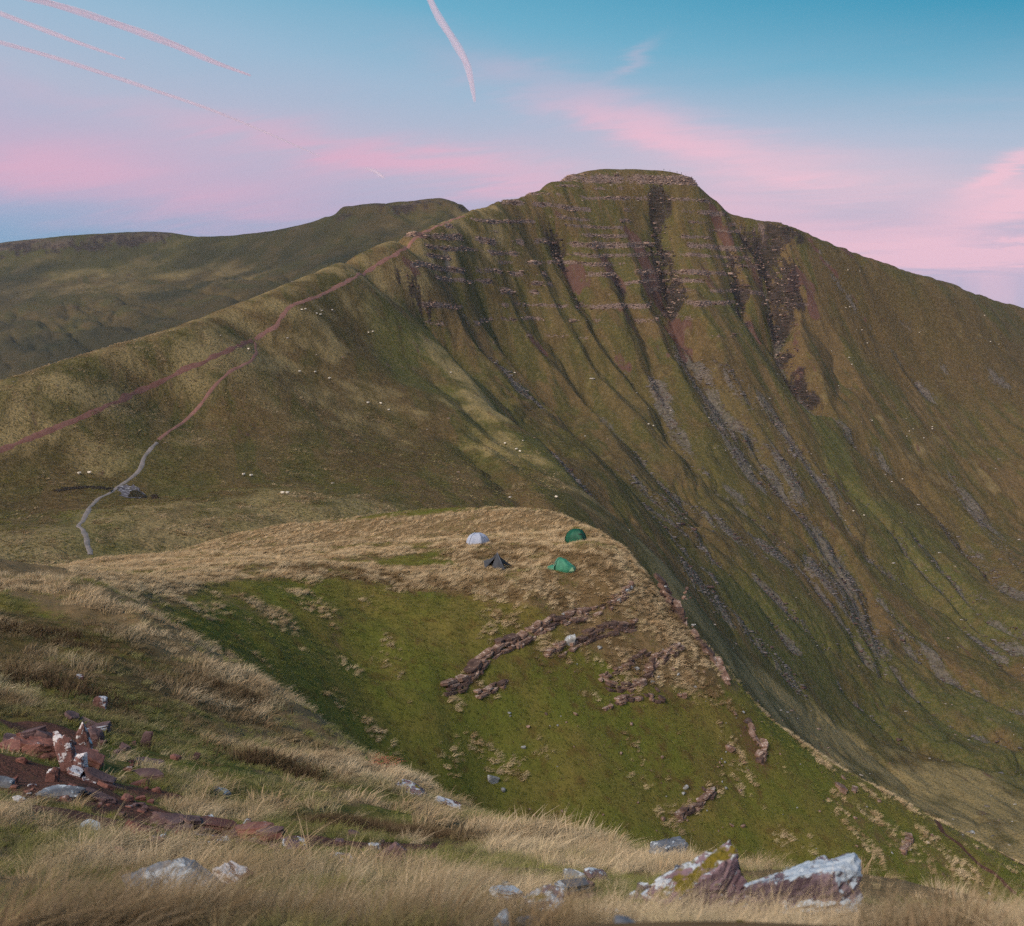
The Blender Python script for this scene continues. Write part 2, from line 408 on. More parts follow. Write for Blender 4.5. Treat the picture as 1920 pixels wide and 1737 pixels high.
def near(X, Y, pts_px, width, fn=on_m, soft=0.5):
    """mask: 1 within `width` metres (plan) of a line given by survey points"""
    ln = [fn(*p) for p in pts_px]
    if len(ln) == 1: ln = ln * 2
    a = np.array(ln); m = (X > a[:, 0].min() - width * 2) & (X < a[:, 0].max() + width * 2) & (Y > a[:, 1].min() - width * 2) & (Y < a[:, 1].max() + width * 2)
    out = np.zeros(X.shape)
    if m.any():
        d, t, s = polydist(X[m], Y[m], ln); out[m] = 1 - sst(d, width * (1 - soft), width * (1 + soft))
    return out
def union(*ms):
    o = ms[0]
    for m in ms[1:]: o = np.maximum(o, m)
    return o
N = lambda *a: near(MX, MY, *a)
scree = union(N([(1300, 650), (1330, 700), (1370, 760), (1420, 830), (1470, 900)], 17), N([(1360, 700), (1430, 770), (1510, 860), (1580, 950)], 12), N([(1320, 690), (1350, 780), (1400, 880), (1480, 950)], 10) * 0.7,
              N([(1232, 690), (1255, 760), (1285, 830)], 7), N([(990, 770), (1030, 820), (1075, 865), (1110, 910)], 5), N([(1250, 900), (1330, 960), (1420, 1040)], 7) * 0.8,
              N([(1500, 960), (1560, 1020), (1600, 1090), (1630, 1150)], 10), N([(1590, 800), (1680, 880), (1760, 950), (1830, 1030), (1920, 1110)], 11), N([(1300, 1080), (1360, 1140), (1440, 1220), (1480, 1270)], 9) * 0.85,
              N([(1400, 1000), (1480, 1060), (1540, 1110)], 7) * 0.8, N([(1640, 1120), (1690, 1190), (1740, 1230)], 9) * 0.7, N([(1530, 1060), (1590, 1130), (1640, 1200)], 9) * 0.8, N([(1780, 690), (1830, 700), (1900, 720)], 9) * 0.7,
              N([(1490, 680), (1540, 750), (1590, 800)], 7), N([(1450, 500), (1460, 570), (1475, 640)], 6) * 0.8, N([(1780, 900), (1850, 980), (1900, 1050)], 9) * 0.6, N([(1170, 870), (1260, 960), (1340, 1050)], 6) * 0.7, N([(1700, 1000), (1760, 1060), (1830, 1120)], 8) * 0.5)
red = union(N([(1190, 440), (1215, 470), (1235, 520)], 9), N([(1075, 480), (1085, 505)], 9), N([(1140, 485), (1155, 505)], 9), N([(1205, 500), (1215, 520)], 6), N([(1262, 545), (1272, 590), (1285, 610)], 8), N([(1485, 525), (1500, 520), (1518, 540), (1525, 580)], 6),
            N([(1345, 400), (1365, 425)], 7), N([(1410, 460), (1425, 490)], 8) * 0.8, N([(765, 492), (772, 500)], 5), N([(1000, 625), (1015, 645)], 5) * 0.9, N([(962, 680), (985, 700)], 4) * 0.8, N([(1400, 560), (1425, 600)], 6) * 0.8, N([(1325, 510), (1338, 540)], 6) * 0.7,
            N([(1520, 450), (1545, 490), (1570, 520)], 2.2), N([(1580, 470), (1600, 482)], 4), N([(1600, 555), (1622, 590)], 2.5), N([(1168, 575), (1190, 600)], 5) * 0.5, N([(1160, 640), (1175, 655)], 5) * 0.7, N([(1240, 630), (1248, 645)], 4) * 0.6, N([(1040, 380), (1045, 410)], 5) * 0.7, N([(1500, 600), (1490, 640), (1500, 670)], 4) * 0.7)
ND = lambda p, w_: near(MX, MY, p, w_, on_m, 0.95)
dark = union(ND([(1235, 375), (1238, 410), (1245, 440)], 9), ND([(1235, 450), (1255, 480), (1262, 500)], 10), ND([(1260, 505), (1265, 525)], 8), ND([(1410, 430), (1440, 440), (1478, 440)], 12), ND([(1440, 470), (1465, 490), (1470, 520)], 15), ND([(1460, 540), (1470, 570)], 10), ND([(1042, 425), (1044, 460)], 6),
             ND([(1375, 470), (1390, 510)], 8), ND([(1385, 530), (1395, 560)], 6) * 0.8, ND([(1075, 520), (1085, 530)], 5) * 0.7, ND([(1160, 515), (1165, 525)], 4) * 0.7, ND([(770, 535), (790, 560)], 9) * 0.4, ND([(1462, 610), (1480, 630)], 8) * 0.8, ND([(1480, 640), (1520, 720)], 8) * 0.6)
dry = union(N([(-60, 770), (150, 700), (350, 640), (560, 560), (760, 460), (900, 395)], 28) * 0.55, N([(960, 760), (1050, 845), (1140, 930)], 9) * 0.6, N([(860, 760), (960, 850), (1080, 930)], 14) * 0.5, N([(0, 1060), (200, 1040), (400, 1000), (600, 960)], 40) * 0.75, N([(600, 780), (700, 760)], 30) * 0.45,
            N([(820, 650), (880, 720), (930, 780)], 10) * 0.6, N([(1680, 830), (1780, 880), (1900, 960)], 26) * 0.2, N([(1225, 1045), (1300, 1135), (1400, 1265), (1480, 1340)], 22) * 0.75, N([(1760, 1490), (1840, 1520), (1920, 1550), (1980, 1580)], 34), N([(1480, 1330), (1600, 1400), (1700, 1450), (1800, 1470)], 26) * 0.75, N([(1560, 1370), (1640, 1400), (1700, 1440)], 14) * 0.6, N([(100, 860), (300, 800)], 20) * 0.4)
green = union(N([(1560, 1330), (1700, 1440), (1900, 1480)], 60) * 0.7, N([(1280, 1130), (1380, 1230), (1480, 1300)], 18) * 0.6, N([(840, 640), (900, 740), (980, 860)], 30) * 0.7, N([(1500, 1240), (1700, 1320), (1860, 1380)], 50) * 0.8, N([(1740, 1370), (1790, 1400), (1830, 1430)], 9) * 1.3, N([(1700, 1000), (1760, 1100), (1880, 1180)], 40) * 0.7, N([(1530, 760), (1570, 860), (1630, 960)], 16) * 0.8,
              N([(1150, 700), (1250, 830), (1380, 950)], 40) * 0.3, N([(1350, 520), (1420, 640), (1500, 740)], 16) * 0.6, N([(160, 960), (180, 1010), (200, 1050)], 7), N([(220, 560), (300, 700)], 10) * 0.0 + N([(740, 600), (760, 650), (800, 720)], 22) * 0.7, N([(330, 870), (520, 940), (700, 980)], 22) * 0.6)
brown = union(N([(1650, 620), (1750, 660), (1900, 700)], 60) * 0.9, N([(1650, 900), (1800, 930), (1900, 960)], 30) * 0.6, N([(640, 660), (700, 740), (740, 850)], 45) * 0.6, N([(1300, 640), (1400, 720)], 20) * 0.5, N([(600, 600), (680, 590)], 22) * 0.7, N([(1640, 1300), (1700, 1370), (1760, 1440)], 30) * 1.1, N([(0, 900), (150, 930), (300, 900)], 35) * 0.7, N([(950, 500), (1100, 560), (1200, 640)], 60) * 0.35)
scree = np.maximum(scree * 0.78, chan * np.clip(0.75 + 0.5 * fbm(MX / 18, MY / 18, 3, 401), 0.1, 1.0))
M_attr = dict(rock=rock, gully=np.clip(gd / 14, 0, 1), scree=scree, red=red, ridge_shade=np.zeros_like(MX), dark=dark, dry=np.clip(dry, 0, 1), green=np.clip(green, 0, 1.3), brown=np.clip(brown, 0, 1.2), face=face)

def land_noise(X, Y, al, pe):
    nrm = lambda a: np.clip(0.5 + 0.28 * a, 0, 1)
    return dict(n_big=nrm(fbm(X / 70, Y / 70, 4, 101)), n_mid=nrm(fbm(X / 14, Y / 14, 4, 111)), n_str=nrm(fbm(pe / 7, al / 32, 4, 121, 0.6)), n_st2=nrm(fbm(pe / 2.6, al / 11, 3, 131, 0.6)))
M_attr.update(land_noise(MX, MY, al, pe))
def hill_material(name, near_detail=False):
    m, h, out = new_mat(name)
    co = h.node('ShaderNodeNewGeometry').outputs['Position']
    nrm = h.node('ShaderNodeNewGeometry').outputs['Normal']
    nz = h.node('ShaderNodeSeparateXYZ', _0=nrm).outputs[2]
    n_big = h.attr('n_big'); n_mid = h.attr('n_mid'); n_fine = h.noise(co, 0.42, 3, 0.65); n_tuft = h.noise(co, 1.3, 2, 0.7)
    n_str = h.attr('n_str'); n_st2 = h.attr('n_st2')
    olive = h.mix(h.ss(n_big, 0.35, 0.65), srgb(97, 84, 53), srgb(104, 85, 57))
    olive = h.mix(h.ss(n_str, 0.38, 0.62), olive, srgb(83, 79, 44))
    olive = h.mix(h.m('MULTIPLY', h.ss(n_mid, 0.5, 0.72), 0.7), olive, srgb(92, 74, 48))
    c = h.mix(h.m('MULTIPLY', h.ss(h.m('ADD', h.attr('brown'), h.m('SUBTRACT', n_mid, 0.5)), 0.15, 0.85), 0.8), olive, srgb(88, 72, 46))
    c = h.mix(h.m('MULTIPLY', h.ss(h.m('ADD', h.attr('green'), h.m('MULTIPLY', h.m('SUBTRACT', n_mid, 0.5), 1.2)), 0.2, 1.0), 0.85), c, h.mix(n_str, srgb(88, 92, 48), srgb(80, 84, 42)))
    c = h.mix(h.m('MULTIPLY', h.ss(h.m('ADD', h.attr('dry'), h.m('MULTIPLY', h.m('SUBTRACT', n_mid, 0.5), 1.4)), 0.25, 1.0), 0.85), c, h.mix(n_fine, srgb(138, 120, 80), srgb(170, 150, 106)))
    # small tufts, lighter and darker
    c = h.mix(h.ss(n_fine, 0.42, 0.72, 0.0, 0.42), c, srgb(140, 120, 80))
    c = h.mix(h.ss(n_tuft, 0.54, 0.32, 0.0, 0.7), c, srgb(54, 50, 28))
    c = h.mix(h.ss(n_st2, 0.55, 0.75, 0.0, 0.35), c, srgb(66, 58, 34))
    # scree, red earth, rock
    vor = h.node('ShaderNodeTexVoronoi', {'feature': 'F1'}, Vector=co, Scale=0.55)
    stone = h.mix(h.node('ShaderNodeSeparateColor', _0=vor.outputs['Color']).outputs[0], srgb(84, 78, 76), srgb(126, 118, 112))
    scr = h.ss(h.m('ADD', h.attr('scree'), h.m('ADD', h.m('MULTIPLY', h.m('SUBTRACT', n_str, 0.52), 2.6), h.m('MULTIPLY', h.m('SUBTRACT', n_fine, 0.5), 1.8))), 0.55, 1.0)
    scr = h.m('MULTIPLY', scr, h.ss(h.attr('scree'), 0.02, 0.3))
    c = h.mix(h.m('MULTIPLY', scr, 0.6), c, stone)
    rd = h.ss(h.m('ADD', h.attr('red'), h.m('ADD', h.m('MULTIPLY', h.m('SUBTRACT', n_st2, 0.5), 1.2), h.m('MULTIPLY', h.m('SUBTRACT', n_mid, 0.5), 0.9))), 0.45, 0.8)
    c = h.mix(h.m('MULTIPLY', rd, 0.85), c, h.mix(n_fine, srgb(84, 58, 54), srgb(110, 80, 72)))
    rk = h.ss(h.m('ADD', h.attr('rock'), h.m('ADD', h.m('MULTIPLY', h.m('SUBTRACT', n_fine, 0.5), 1.7), h.m('MULTIPLY', h.m('SUBTRACT', n_mid, 0.5), 0.9))), 0.42, 0.78)
    rcol = h.mix(h.ss(n_tuft, 0.35, 0.68), srgb(72, 58, 52), srgb(146, 126, 116))
    c = h.mix(rk, c, rcol)
    zc = h.node('ShaderNodeSeparateXYZ', _0=co).outputs[2]
    lay = h.noise(h.node('ShaderNodeCombineXYZ', _0=h.m('MULTIPLY', h.node('ShaderNodeSeparateXYZ', _0=co).outputs[0], 0.12), _1=h.m('MULTIPLY', zc, 0.9)), 0.8, 4, 0.7)
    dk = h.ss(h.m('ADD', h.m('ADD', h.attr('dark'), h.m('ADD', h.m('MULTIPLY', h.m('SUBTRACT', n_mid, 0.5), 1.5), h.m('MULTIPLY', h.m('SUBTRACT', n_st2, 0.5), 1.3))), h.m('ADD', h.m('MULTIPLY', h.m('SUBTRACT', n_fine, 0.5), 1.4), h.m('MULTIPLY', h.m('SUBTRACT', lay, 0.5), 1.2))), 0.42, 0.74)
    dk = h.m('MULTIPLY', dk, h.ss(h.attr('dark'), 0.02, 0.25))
    c = h.mix(h.attr('ridge_shade'), c, h.mix(n_mid, srgb(46, 50, 36), srgb(62, 58, 42)))  # shade on the far ridge, put into its ground colour as a darker tone
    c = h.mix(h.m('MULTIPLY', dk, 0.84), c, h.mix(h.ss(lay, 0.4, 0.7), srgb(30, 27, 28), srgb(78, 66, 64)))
    bump = h.node('ShaderNodeBump', Strength=0.9, Distance=0.9, Height=h.m('ADD', h.m('MULTIPLY', n_fine, 1.0), h.m('ADD', h.m('MULTIPLY', n_tuft, 0.5), h.m('MULTIPLY', vor.outputs['Distance'], h.m('MULTIPLY', scr, 0.8)))))
    bs = h.node('ShaderNodeBsdfPrincipled', Base__Color=c, Roughness=1.0, Normal=bump)
    bs.inputs['Specular IOR Level'].default_value = 0.1
    h.l.new(bs.outputs[0], out.inputs['Surface'])
    return m
mountain = tag(grid_mesh('mountain', MX, MY, MZ, M_attr, hill_material('mountain_turf')), kind='structure')

# ---- far ridge
rp = []
for (u, v, r) in dens([(-160, 478, 2350), (0, 456, 2220), (80, 447, 2180), (150, 441, 2150), (270, 435, 2100), (330, 438, 2050), (380, 444, 1990), (450, 440, 1940), (520, 431, 1880), (580, 418, 1820), (618, 405, 1780), (645, 394, 1750), (700, 385, 1720), (780, 379, 1690), (850, 378, 1670), (862, 385, 1668), (885, 396, 1664), (960, 405, 1660)]):
    p = P(u, v, r); rp.append(p)
    for dr, dz in ((60, -3 if 630 < u < 860 else -14), (300, -90), (900, -260)):
        k = (r + dr) / r; rp.append((p[0] * k, p[1] * k, p[2] + dz))
for q in [(-100, 520, 2080), (0, 500, 2080), (0, 540, 1950), (0, 600, 1690), (0, 660, 1450), (0, 730, 1250), (150, 480, 2040), (150, 530, 1880), (150, 600, 1560), (150, 680, 1300), (280, 470, 1990), (280, 530, 1800), (280, 620, 1350), (400, 480, 1880), (400, 530, 1650), (400, 580, 1400), (520, 465, 1790), (520, 510, 1600), (520, 545, 1400), (620, 430, 1730), (620, 480, 1570), (700, 410, 1680), (700, 450, 1560), (800, 400, 1650), (800, 425, 1580)]:
    rp.append(P(*q))
for q in [(-200, 900, -150), (0, 850, -150), (300, 900, -140), (600, 1000, -90), (800, 1150, -40), (900, 1250, 5), (960, 1400, 30)]: rp.append(D(*q))
R_base = TPS(rp, 200.0, lam=0.001)
us2 = np.linspace(-140, 1000, 420); rs2 = np.r_[np.linspace(900, 1500, 90), np.linspace(1500, 2300, 190)[1:], np.linspace(2300, 3000, 20)[1:]]
UU, RR = np.meshgrid((us2 - CU) / FPX, rs2); kk = RR / np.hypot(UU, 1.0); RX, RY = UU * kk, kk
RZ = R_base(RX, RY)
q_ = np.clip((RZ - 96) / 14, 0, 1); RZ = RZ + (q_ * q_ * (3 - 2 * q_) - q_) * 14 * 2.2 * sst(CU + FPX * RX / RY, 600, 640)
RZ = RZ - 7.0 * np.clip(1 - np.abs(fbm((RX * 0.86 + RY * 0.5) / 60, (RX * 0.5 - RY * 0.86) / 300, 4, 73)) * 1.8, 0, 1) ** 2 * sst(RR, 1250, 1450) * (1 - sst(RR, 1640, 1800))
RZ = RZ + 4.0 * fbm(RX / 60, RY / 160, 5, 71) * sst(RR, 900, 1300) * (1 - sst(RR, 1600, 1750) * 0.85) + 0.5 * fbm(RX / 20, RY / 20, 3, 72)
on_r = lambda u, v: march(R_base, u, v, 950, 2700, 300)
NR = lambda *a: near(RX, RY, *a, on_r)
R_attr = dict(rock=union(NR([(0, 462), (80, 455), (120, 455)], 26) * 0.75, NR([(180, 448), (240, 442), (300, 442)], 24) * 0.8, NR([(632, 397), (700, 388), (780, 382), (860, 381)], 9) * 0.6), gully=np.zeros_like(RX), scree=NR([(430, 530), (460, 510)], 14) * 0.5 + NR([(280, 485), (290, 480)], 10) * 0.4, red=np.zeros_like(RX), ridge_shade=np.clip(0.72 + 0.4 * fbm(RX / 120, RY / 120, 4, 75), 0.35, 0.95), dark=union(NR([(20, 560), (60, 562)], 10) * 0.3, NR([(638, 400), (700, 391), (780, 386), (860, 386)], 16) * 0.55, NR([(0, 470), (150, 455), (300, 448)], 30) * 0.4),
              dry=np.clip(union(NR([(-50, 540), (150, 525), (300, 510), (420, 520)], 120), NR([(760, 420), (850, 400), (900, 400)], 40)) * 0.55, 0, 1), green=NR([(0, 480), (200, 470), (360, 470)], 110) * 0.9, brown=NR([(0, 660), (200, 650), (400, 580)], 110) * 0.7, face=np.ones_like(RX))
R_attr.update(land_noise(RX / 2.5, RY / 2.5, (RX * 0.5 - RY * 0.86) / 2.5, (RX * 0.86 + RY * 0.5) / 2.5))
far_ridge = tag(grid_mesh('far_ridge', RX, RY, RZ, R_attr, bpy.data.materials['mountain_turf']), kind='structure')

# ---- the camp spur
sp = []
for q in dens([(420, 1010, 160), (520, 997, 160), (600, 986, 158), (750, 966, 150), (900, 955, 141), (980, 958, 138), (1050, 975, 132), (1130, 1008, 121), (1190, 1058, 110), (1217, 1092, 102),
          (1280, 1172, 100), (1350, 1240, 100), (1430, 1338, 100), (1550, 1426, 102), (1700, 1506, 106), (1800, 1557, 108), (1920, 1622, 112), (2040, 1690, 116)]):
    p = P(*q); sp.append(p)
    k = (q[2] + 7) / q[2]; sp.append((p[0] * k, p[1] * k, p[2] - (2.6 if q[0] < 1100 else 5.0)))
    k = (q[2] + 30) / q[2]; sp.append((p[0] * k, p[1] * k, p[2] - (13 if q[0] < 1100 else 22)))
    k = (q[2] + 90) / q[2]; sp.append((p[0] * k, p[1] * k, p[2] - (50 if q[0] < 1100 else 72)))
for q in [(0, 1083, 60), (0, 1077, 80), (0, 1071, 110), (100, 1090, 62), (100, 1078, 85), (100, 1066, 118), (160, 1060, 122), (160, 1052, 138), (250, 1098, 66), (250, 1075, 88), (250, 1045, 135), (400, 1070, 86), (400, 1040, 118), (400, 1150, 70), (350, 1090, 77),
          (550, 1075, 90), (550, 1030, 118), (700, 1080, 92), (700, 1030, 112), (700, 1000, 128), (850, 1110, 90), (850, 1060, 98), (900, 1015, 109), (900, 984, 124), (1000, 985, 121), (1060, 994, 119), (800, 992, 126), (650, 1010, 128), (1140, 1030, 111), (1000, 1115, 89.5), (1000, 1060, 99), (1080, 1020, 110), (1150, 1092, 95),
          (500, 1200, 70), (500, 1280, 63), (600, 1150, 80), (700, 1160, 83), (700, 1250, 77), (700, 1400, 69), (800, 1200, 81), (800, 1330, 74), (900, 1160, 85.5), (900, 1250, 81), (900, 1400, 75), (900, 1500, 71), (1000, 1180, 87), (1000, 1300, 81), (1100, 1150, 91), (1100, 1250, 86), (1100, 1400, 79), (1100, 1550, 73),
          (1200, 1200, 92), (1200, 1300, 87), (1200, 1450, 80), (1300, 1250, 94), (1300, 1400, 86), (1300, 1550, 79), (1400, 1350, 93), (1400, 1450, 88), (1500, 1450, 93), (1500, 1550, 86), (1600, 1500, 95), (1600, 1600, 87), (1700, 1560, 97), (1700, 1640, 91), (1900, 1640, 104), (1900, 1700, 98)]:
    sp.append(P(*q))
for q in [(0, 45, -15), (0, 150, -46), (0, 200, -62), (100, 160, -50), (160, 180, -58), (250, 45, -20), (250, 190, -64), (500, 48, -25), (900, 55, -39), (1300, 60, -44), (1800, 75, -55), (1200, 40, -42), (700, 45, -33), (1900, 60, -58), (-160, 60, -13.5), (-160, 100, -24), (-160, 200, -58)]: sp.append(D(*q))
S_base = TPS(sp, 20.0, lam=0.01)
def S_height(X, Y):
    Z = S_base(X, Y)
    Z = Z + 0.24 * fbm(X / 7, Y / 7, 4, 81) + 0.09 * fbm(X / 1.6, Y / 1.6, 3, 85)
    return Z
us3 = np.linspace(-110, 2040, 560); rs3 = np.r_[np.linspace(42, 125, 260), np.geomspace(125, 225, 60)[1:]]
UU, RR = np.meshgrid((us3 - CU) / FPX, rs3); kk = RR / np.hypot(UU, 1.0); SX, SY = UU * kk, kk
SZ = S_height(SX, SY)
on_s = lambda u, v: march(S_height, u, v, 50, 200, 300)

# ---- the hillside we stand on
fp = []
for q in dens([(0, 1087, 50), (100, 1092, 48), (200, 1106, 45), (330, 1182, 40), (420, 1232, 37), (500, 1277, 34), (600, 1352, 30), (700, 1428, 26.5), (850, 1508, 22), (1000, 1572, 17), (1200, 1618, 12), (1350, 1632, 9), (1500, 1645, 7), (1700, 1668, 6), (1920, 1700, 5.4), (2060, 1712, 5.2)]):
    p = P(*q); fp.append(p)
    k = 1.10; fp.append((p[0] * k, p[1] * k, p[2] * 1.1 - (0.004 if q[0] < 150 else 0.02) * q[2]))
    k = 1.25; fp.append((p[0] * k, p[1] * k, p[2] * 1.25 - (0.03 if q[0] < 150 else 0.10) * q[2]))
    k = 1.6; fp.append((p[0] * k, p[1] * k, p[2] * 1.6 - 0.30 * q[2]))
for q in [(0, 1737, 2.9), (-100, 1737, 2.9), (960, 1737, 2.75), (480, 1737, 2.8), (1500, 1737, 2.9), (1920, 1737, 3.2), (0, 1650, 4.4), (0, 1560, 6.6), (0, 1500, 8.6), (0, 1400, 13), (0, 1300, 20), (0, 1200, 29), (0, 1140, 37), (100, 1450, 10.5), (100, 1350, 17), (100, 1250, 25), (100, 1160, 36), (200, 1500, 9.5), (200, 1400, 15.5), (200, 1300, 22), (200, 1200, 32),
          (300, 1650, 4.4), (300, 1570, 7), (300, 1500, 10.4), (300, 1400, 17), (300, 1300, 24), (330, 1230, 32), (400, 1460, 14), (400, 1350, 22.5), (500, 1640, 5), (500, 1560, 8.5), (500, 1480, 13.5), (500, 1380, 23), (600, 1560, 9.5), (600, 1470, 17), (700, 1650, 5), (700, 1590, 7.6), (700, 1510, 15), (800, 1600, 7.8), (800, 1540, 14), (900, 1660, 4.9), (900, 1600, 8.6), (1000, 1640, 6), (1100, 1680, 4.4), (1200, 1660, 5.6), (1300, 1690, 4.2), (1500, 1690, 4.0), (1700, 1700, 4.0), (1920, 1716, 4.2), (1000, 1602, 10), (700, 1462, 20), (850, 1528, 18), (850, 1562, 12), (500, 1326, 28), (1200, 1640, 8.3), (1350, 1657, 6.3), (1500, 1664, 5.3), (0, 1110, 44), (100, 1114, 42), (200, 1142, 38), (600, 1400, 24), (420, 1280, 30), (1700, 1684, 4.9)]:
    fp.append(P(*q))
F_base = TPS(fp, 1.0, 'polar', lam=0.0005)
def F_height(X, Y):
    Z = F_base(X, Y); r = np.hypot(X, Y)
    return Z + 0.018 * r ** 0.5 * fbm(X / 0.9, Y / 0.9, 3, 91) + 0.13 * sst(r, 8, 25) * fbm(X / 4.5, Y / 4.5, 3, 95)
us4 = np.linspace(-160, 2080, 330); rs4 = np.geomspace(1.4, 80, 330)
UU, RR = np.meshgrid((us4 - CU) / FPX, rs4); kk = RR / np.hypot(UU, 1.0); FX, FY = UU * kk, kk
FZ = F_height(FX, FY)
on_f = lambda u, v: march(F_height, u, v, 1.6, 60, 400)

def turf_material(name, scale):
    m, h, out = new_mat(name)
    co = h.node('ShaderNodeNewGeometry').outputs['Position']
    n_big = h.noise(co, 0.10 * scale, 4, 0.6); n_mid = h.noise(co, 0.7 * scale, 4, 0.6); n_f = h.noise(co, 4.0 * scale, 4, 0.65); n_ff = h.noise(co, 14.0 * scale, 3, 0.7)
    gr = h.mix(n_mid, srgb(92, 98, 38), srgb(112, 110, 50))
    gr = h.mix(h.ss(n_big, 0.4, 0.62), gr, srgb(118, 106, 54))
    gr = h.mix(h.ss(n_mid, 0.52, 0.68, 0, 0.6), gr, srgb(92, 72, 40))
    gr = h.mix(h.ss(n_f, 0.5, 0.3, 0, 0.7), gr, srgb(46, 52, 18))
    dr = h.mix(n_f, srgb(92, 74, 50), srgb(150, 126, 90))
    c = h.mix(h.ss(h.m('ADD', h.attr('dry'), h.m('MULTIPLY', h.m('SUBTRACT', n_mid, 0.5), 1.0)), 0.25, 0.75), gr, dr)
    br = h.mix(n_f, srgb(72, 58, 34), srgb(110, 88, 54))
    c = h.mix(h.m('MULTIPLY', h.ss(h.m('ADD', h.attr('brown'), h.m('MULTIPLY', h.m('SUBTRACT', n_mid, 0.5), 1.2)), 0.3, 0.85), 0.85), c, br)
    er = h.mix(h.ss(n_ff, 0.3, 0.7), srgb(60, 40, 34), srgb(124, 84, 72)); er = h.mix(h.ss(n_f, 0.45, 0.7, 0, 0.7), er, srgb(96, 72, 54))
    c = h.mix(h.ss(h.m('ADD', h.attr('red'), h.m('MULTIPLY', h.m('SUBTRACT', n_f, 0.5), 0.8)), 0.4, 0.65), c, er)
    bump = h.node('ShaderNodeBump', Strength=0.8, Distance=0.12 / scale, Height=h.m('ADD', n_f, h.m('MULTIPLY', n_ff, 0.4)))
    bs = h.node('ShaderNodeBsdfPrincipled', Base__Color=c, Roughness=1.0, Normal=bump); bs.inputs['Specular IOR Level'].default_value = 0.1
    h.l.new(bs.outputs[0], out.inputs['Surface'])
    return m
NS = lambda pts, wd, soft=0.5: near(SX, SY, pts, wd, on_s, soft)
# ------------------------------------------------------------------ ground cover of the spur and the hillside
s_dry = union(NS([(560, 1020), (700, 1010), (900, 998), (1040, 1005), (1120, 1030)], 14, 0.25), NS([(700, 1068), (850, 1078), (1000, 1082), (1140, 1076), (1190, 1072)], 4.5, 0.35), NS([(250, 1062), (450, 1042), (600, 1035)], 11, 0.3), NS([(200, 1088), (320, 1084), (480, 1066), (640, 1062)], 3.2, 0.4), NS([(-60, 1092), (100, 1086), (200, 1080)], 5.0, 0.4), NS([(200, 1055), (330, 1035), (450, 1015)], 16, 0.3),
              NS([(1217, 1090), (1290, 1172), (1430, 1325), (1560, 1416), (1700, 1490), (1850, 1570)], 1.0) * 0.8, NS([(1560, 1420), (1700, 1500), (1850, 1590)], 3.5) * 0.42, NS([(1620, 1540), (1800, 1640)], 3.5) * 0.36, NS([(280, 1112), (420, 1120), (520, 1160)], 2.2) * 0.45, NS([(620, 1160), (650, 1240)], 1.5) * 0.3)
s_brown = union(NS([(860, 1035), (960, 1045), (1100, 1060)], 5) * 0.5, NS([(780, 1098), (900, 1108), (1050, 1112)], 2.5) * 0.5, NS([(560, 1062), (680, 1085), (760, 1095)], 2.6) * 0.6, NS([(900, 1260), (1000, 1200), (1130, 1150)], 2.5) * 0.5, NS([(1050, 1240), (1150, 1230), (1230, 1280)], 4.0) * 0.5, NS([(1240, 1110), (1300, 1230), (1400, 1380)], 2.4) * 0.6, NS([(1250, 1420), (1330, 1480), (1400, 1440)], 2.5) * 0.45, NS([(1100, 1320), (1300, 1350)], 3.0) * 0.4, NS([(1550, 1480), (1640, 1560)], 2.0) * 0.35)
s_red = union(NS([(1250, 1120), (1275, 1160)], 1.6) * 0.8, NS([(1690, 1496), (1722, 1512), (1750, 1536), (1768, 1562), (1800, 1584), (1836, 1622), (1862, 1636), (1900, 1672)], 0.38) * 0.75, NS([(1880, 1580), (1915, 1595)], 1.0), NS([(1405, 1380), (1425, 1430)], 1.2) * 0.5, NS([(1265, 1490), (1330, 1500)], 1.0) * 0.4)
spur = tag(grid_mesh('spur', SX, SY, SZ, dict(dry=s_dry, brown=s_brown, red=s_red), turf_material('spur_turf', 1.0)), kind='structure')
NF = lambda pts, wd, soft=0.5: near(FX, FY, pts, wd, on_f, soft)
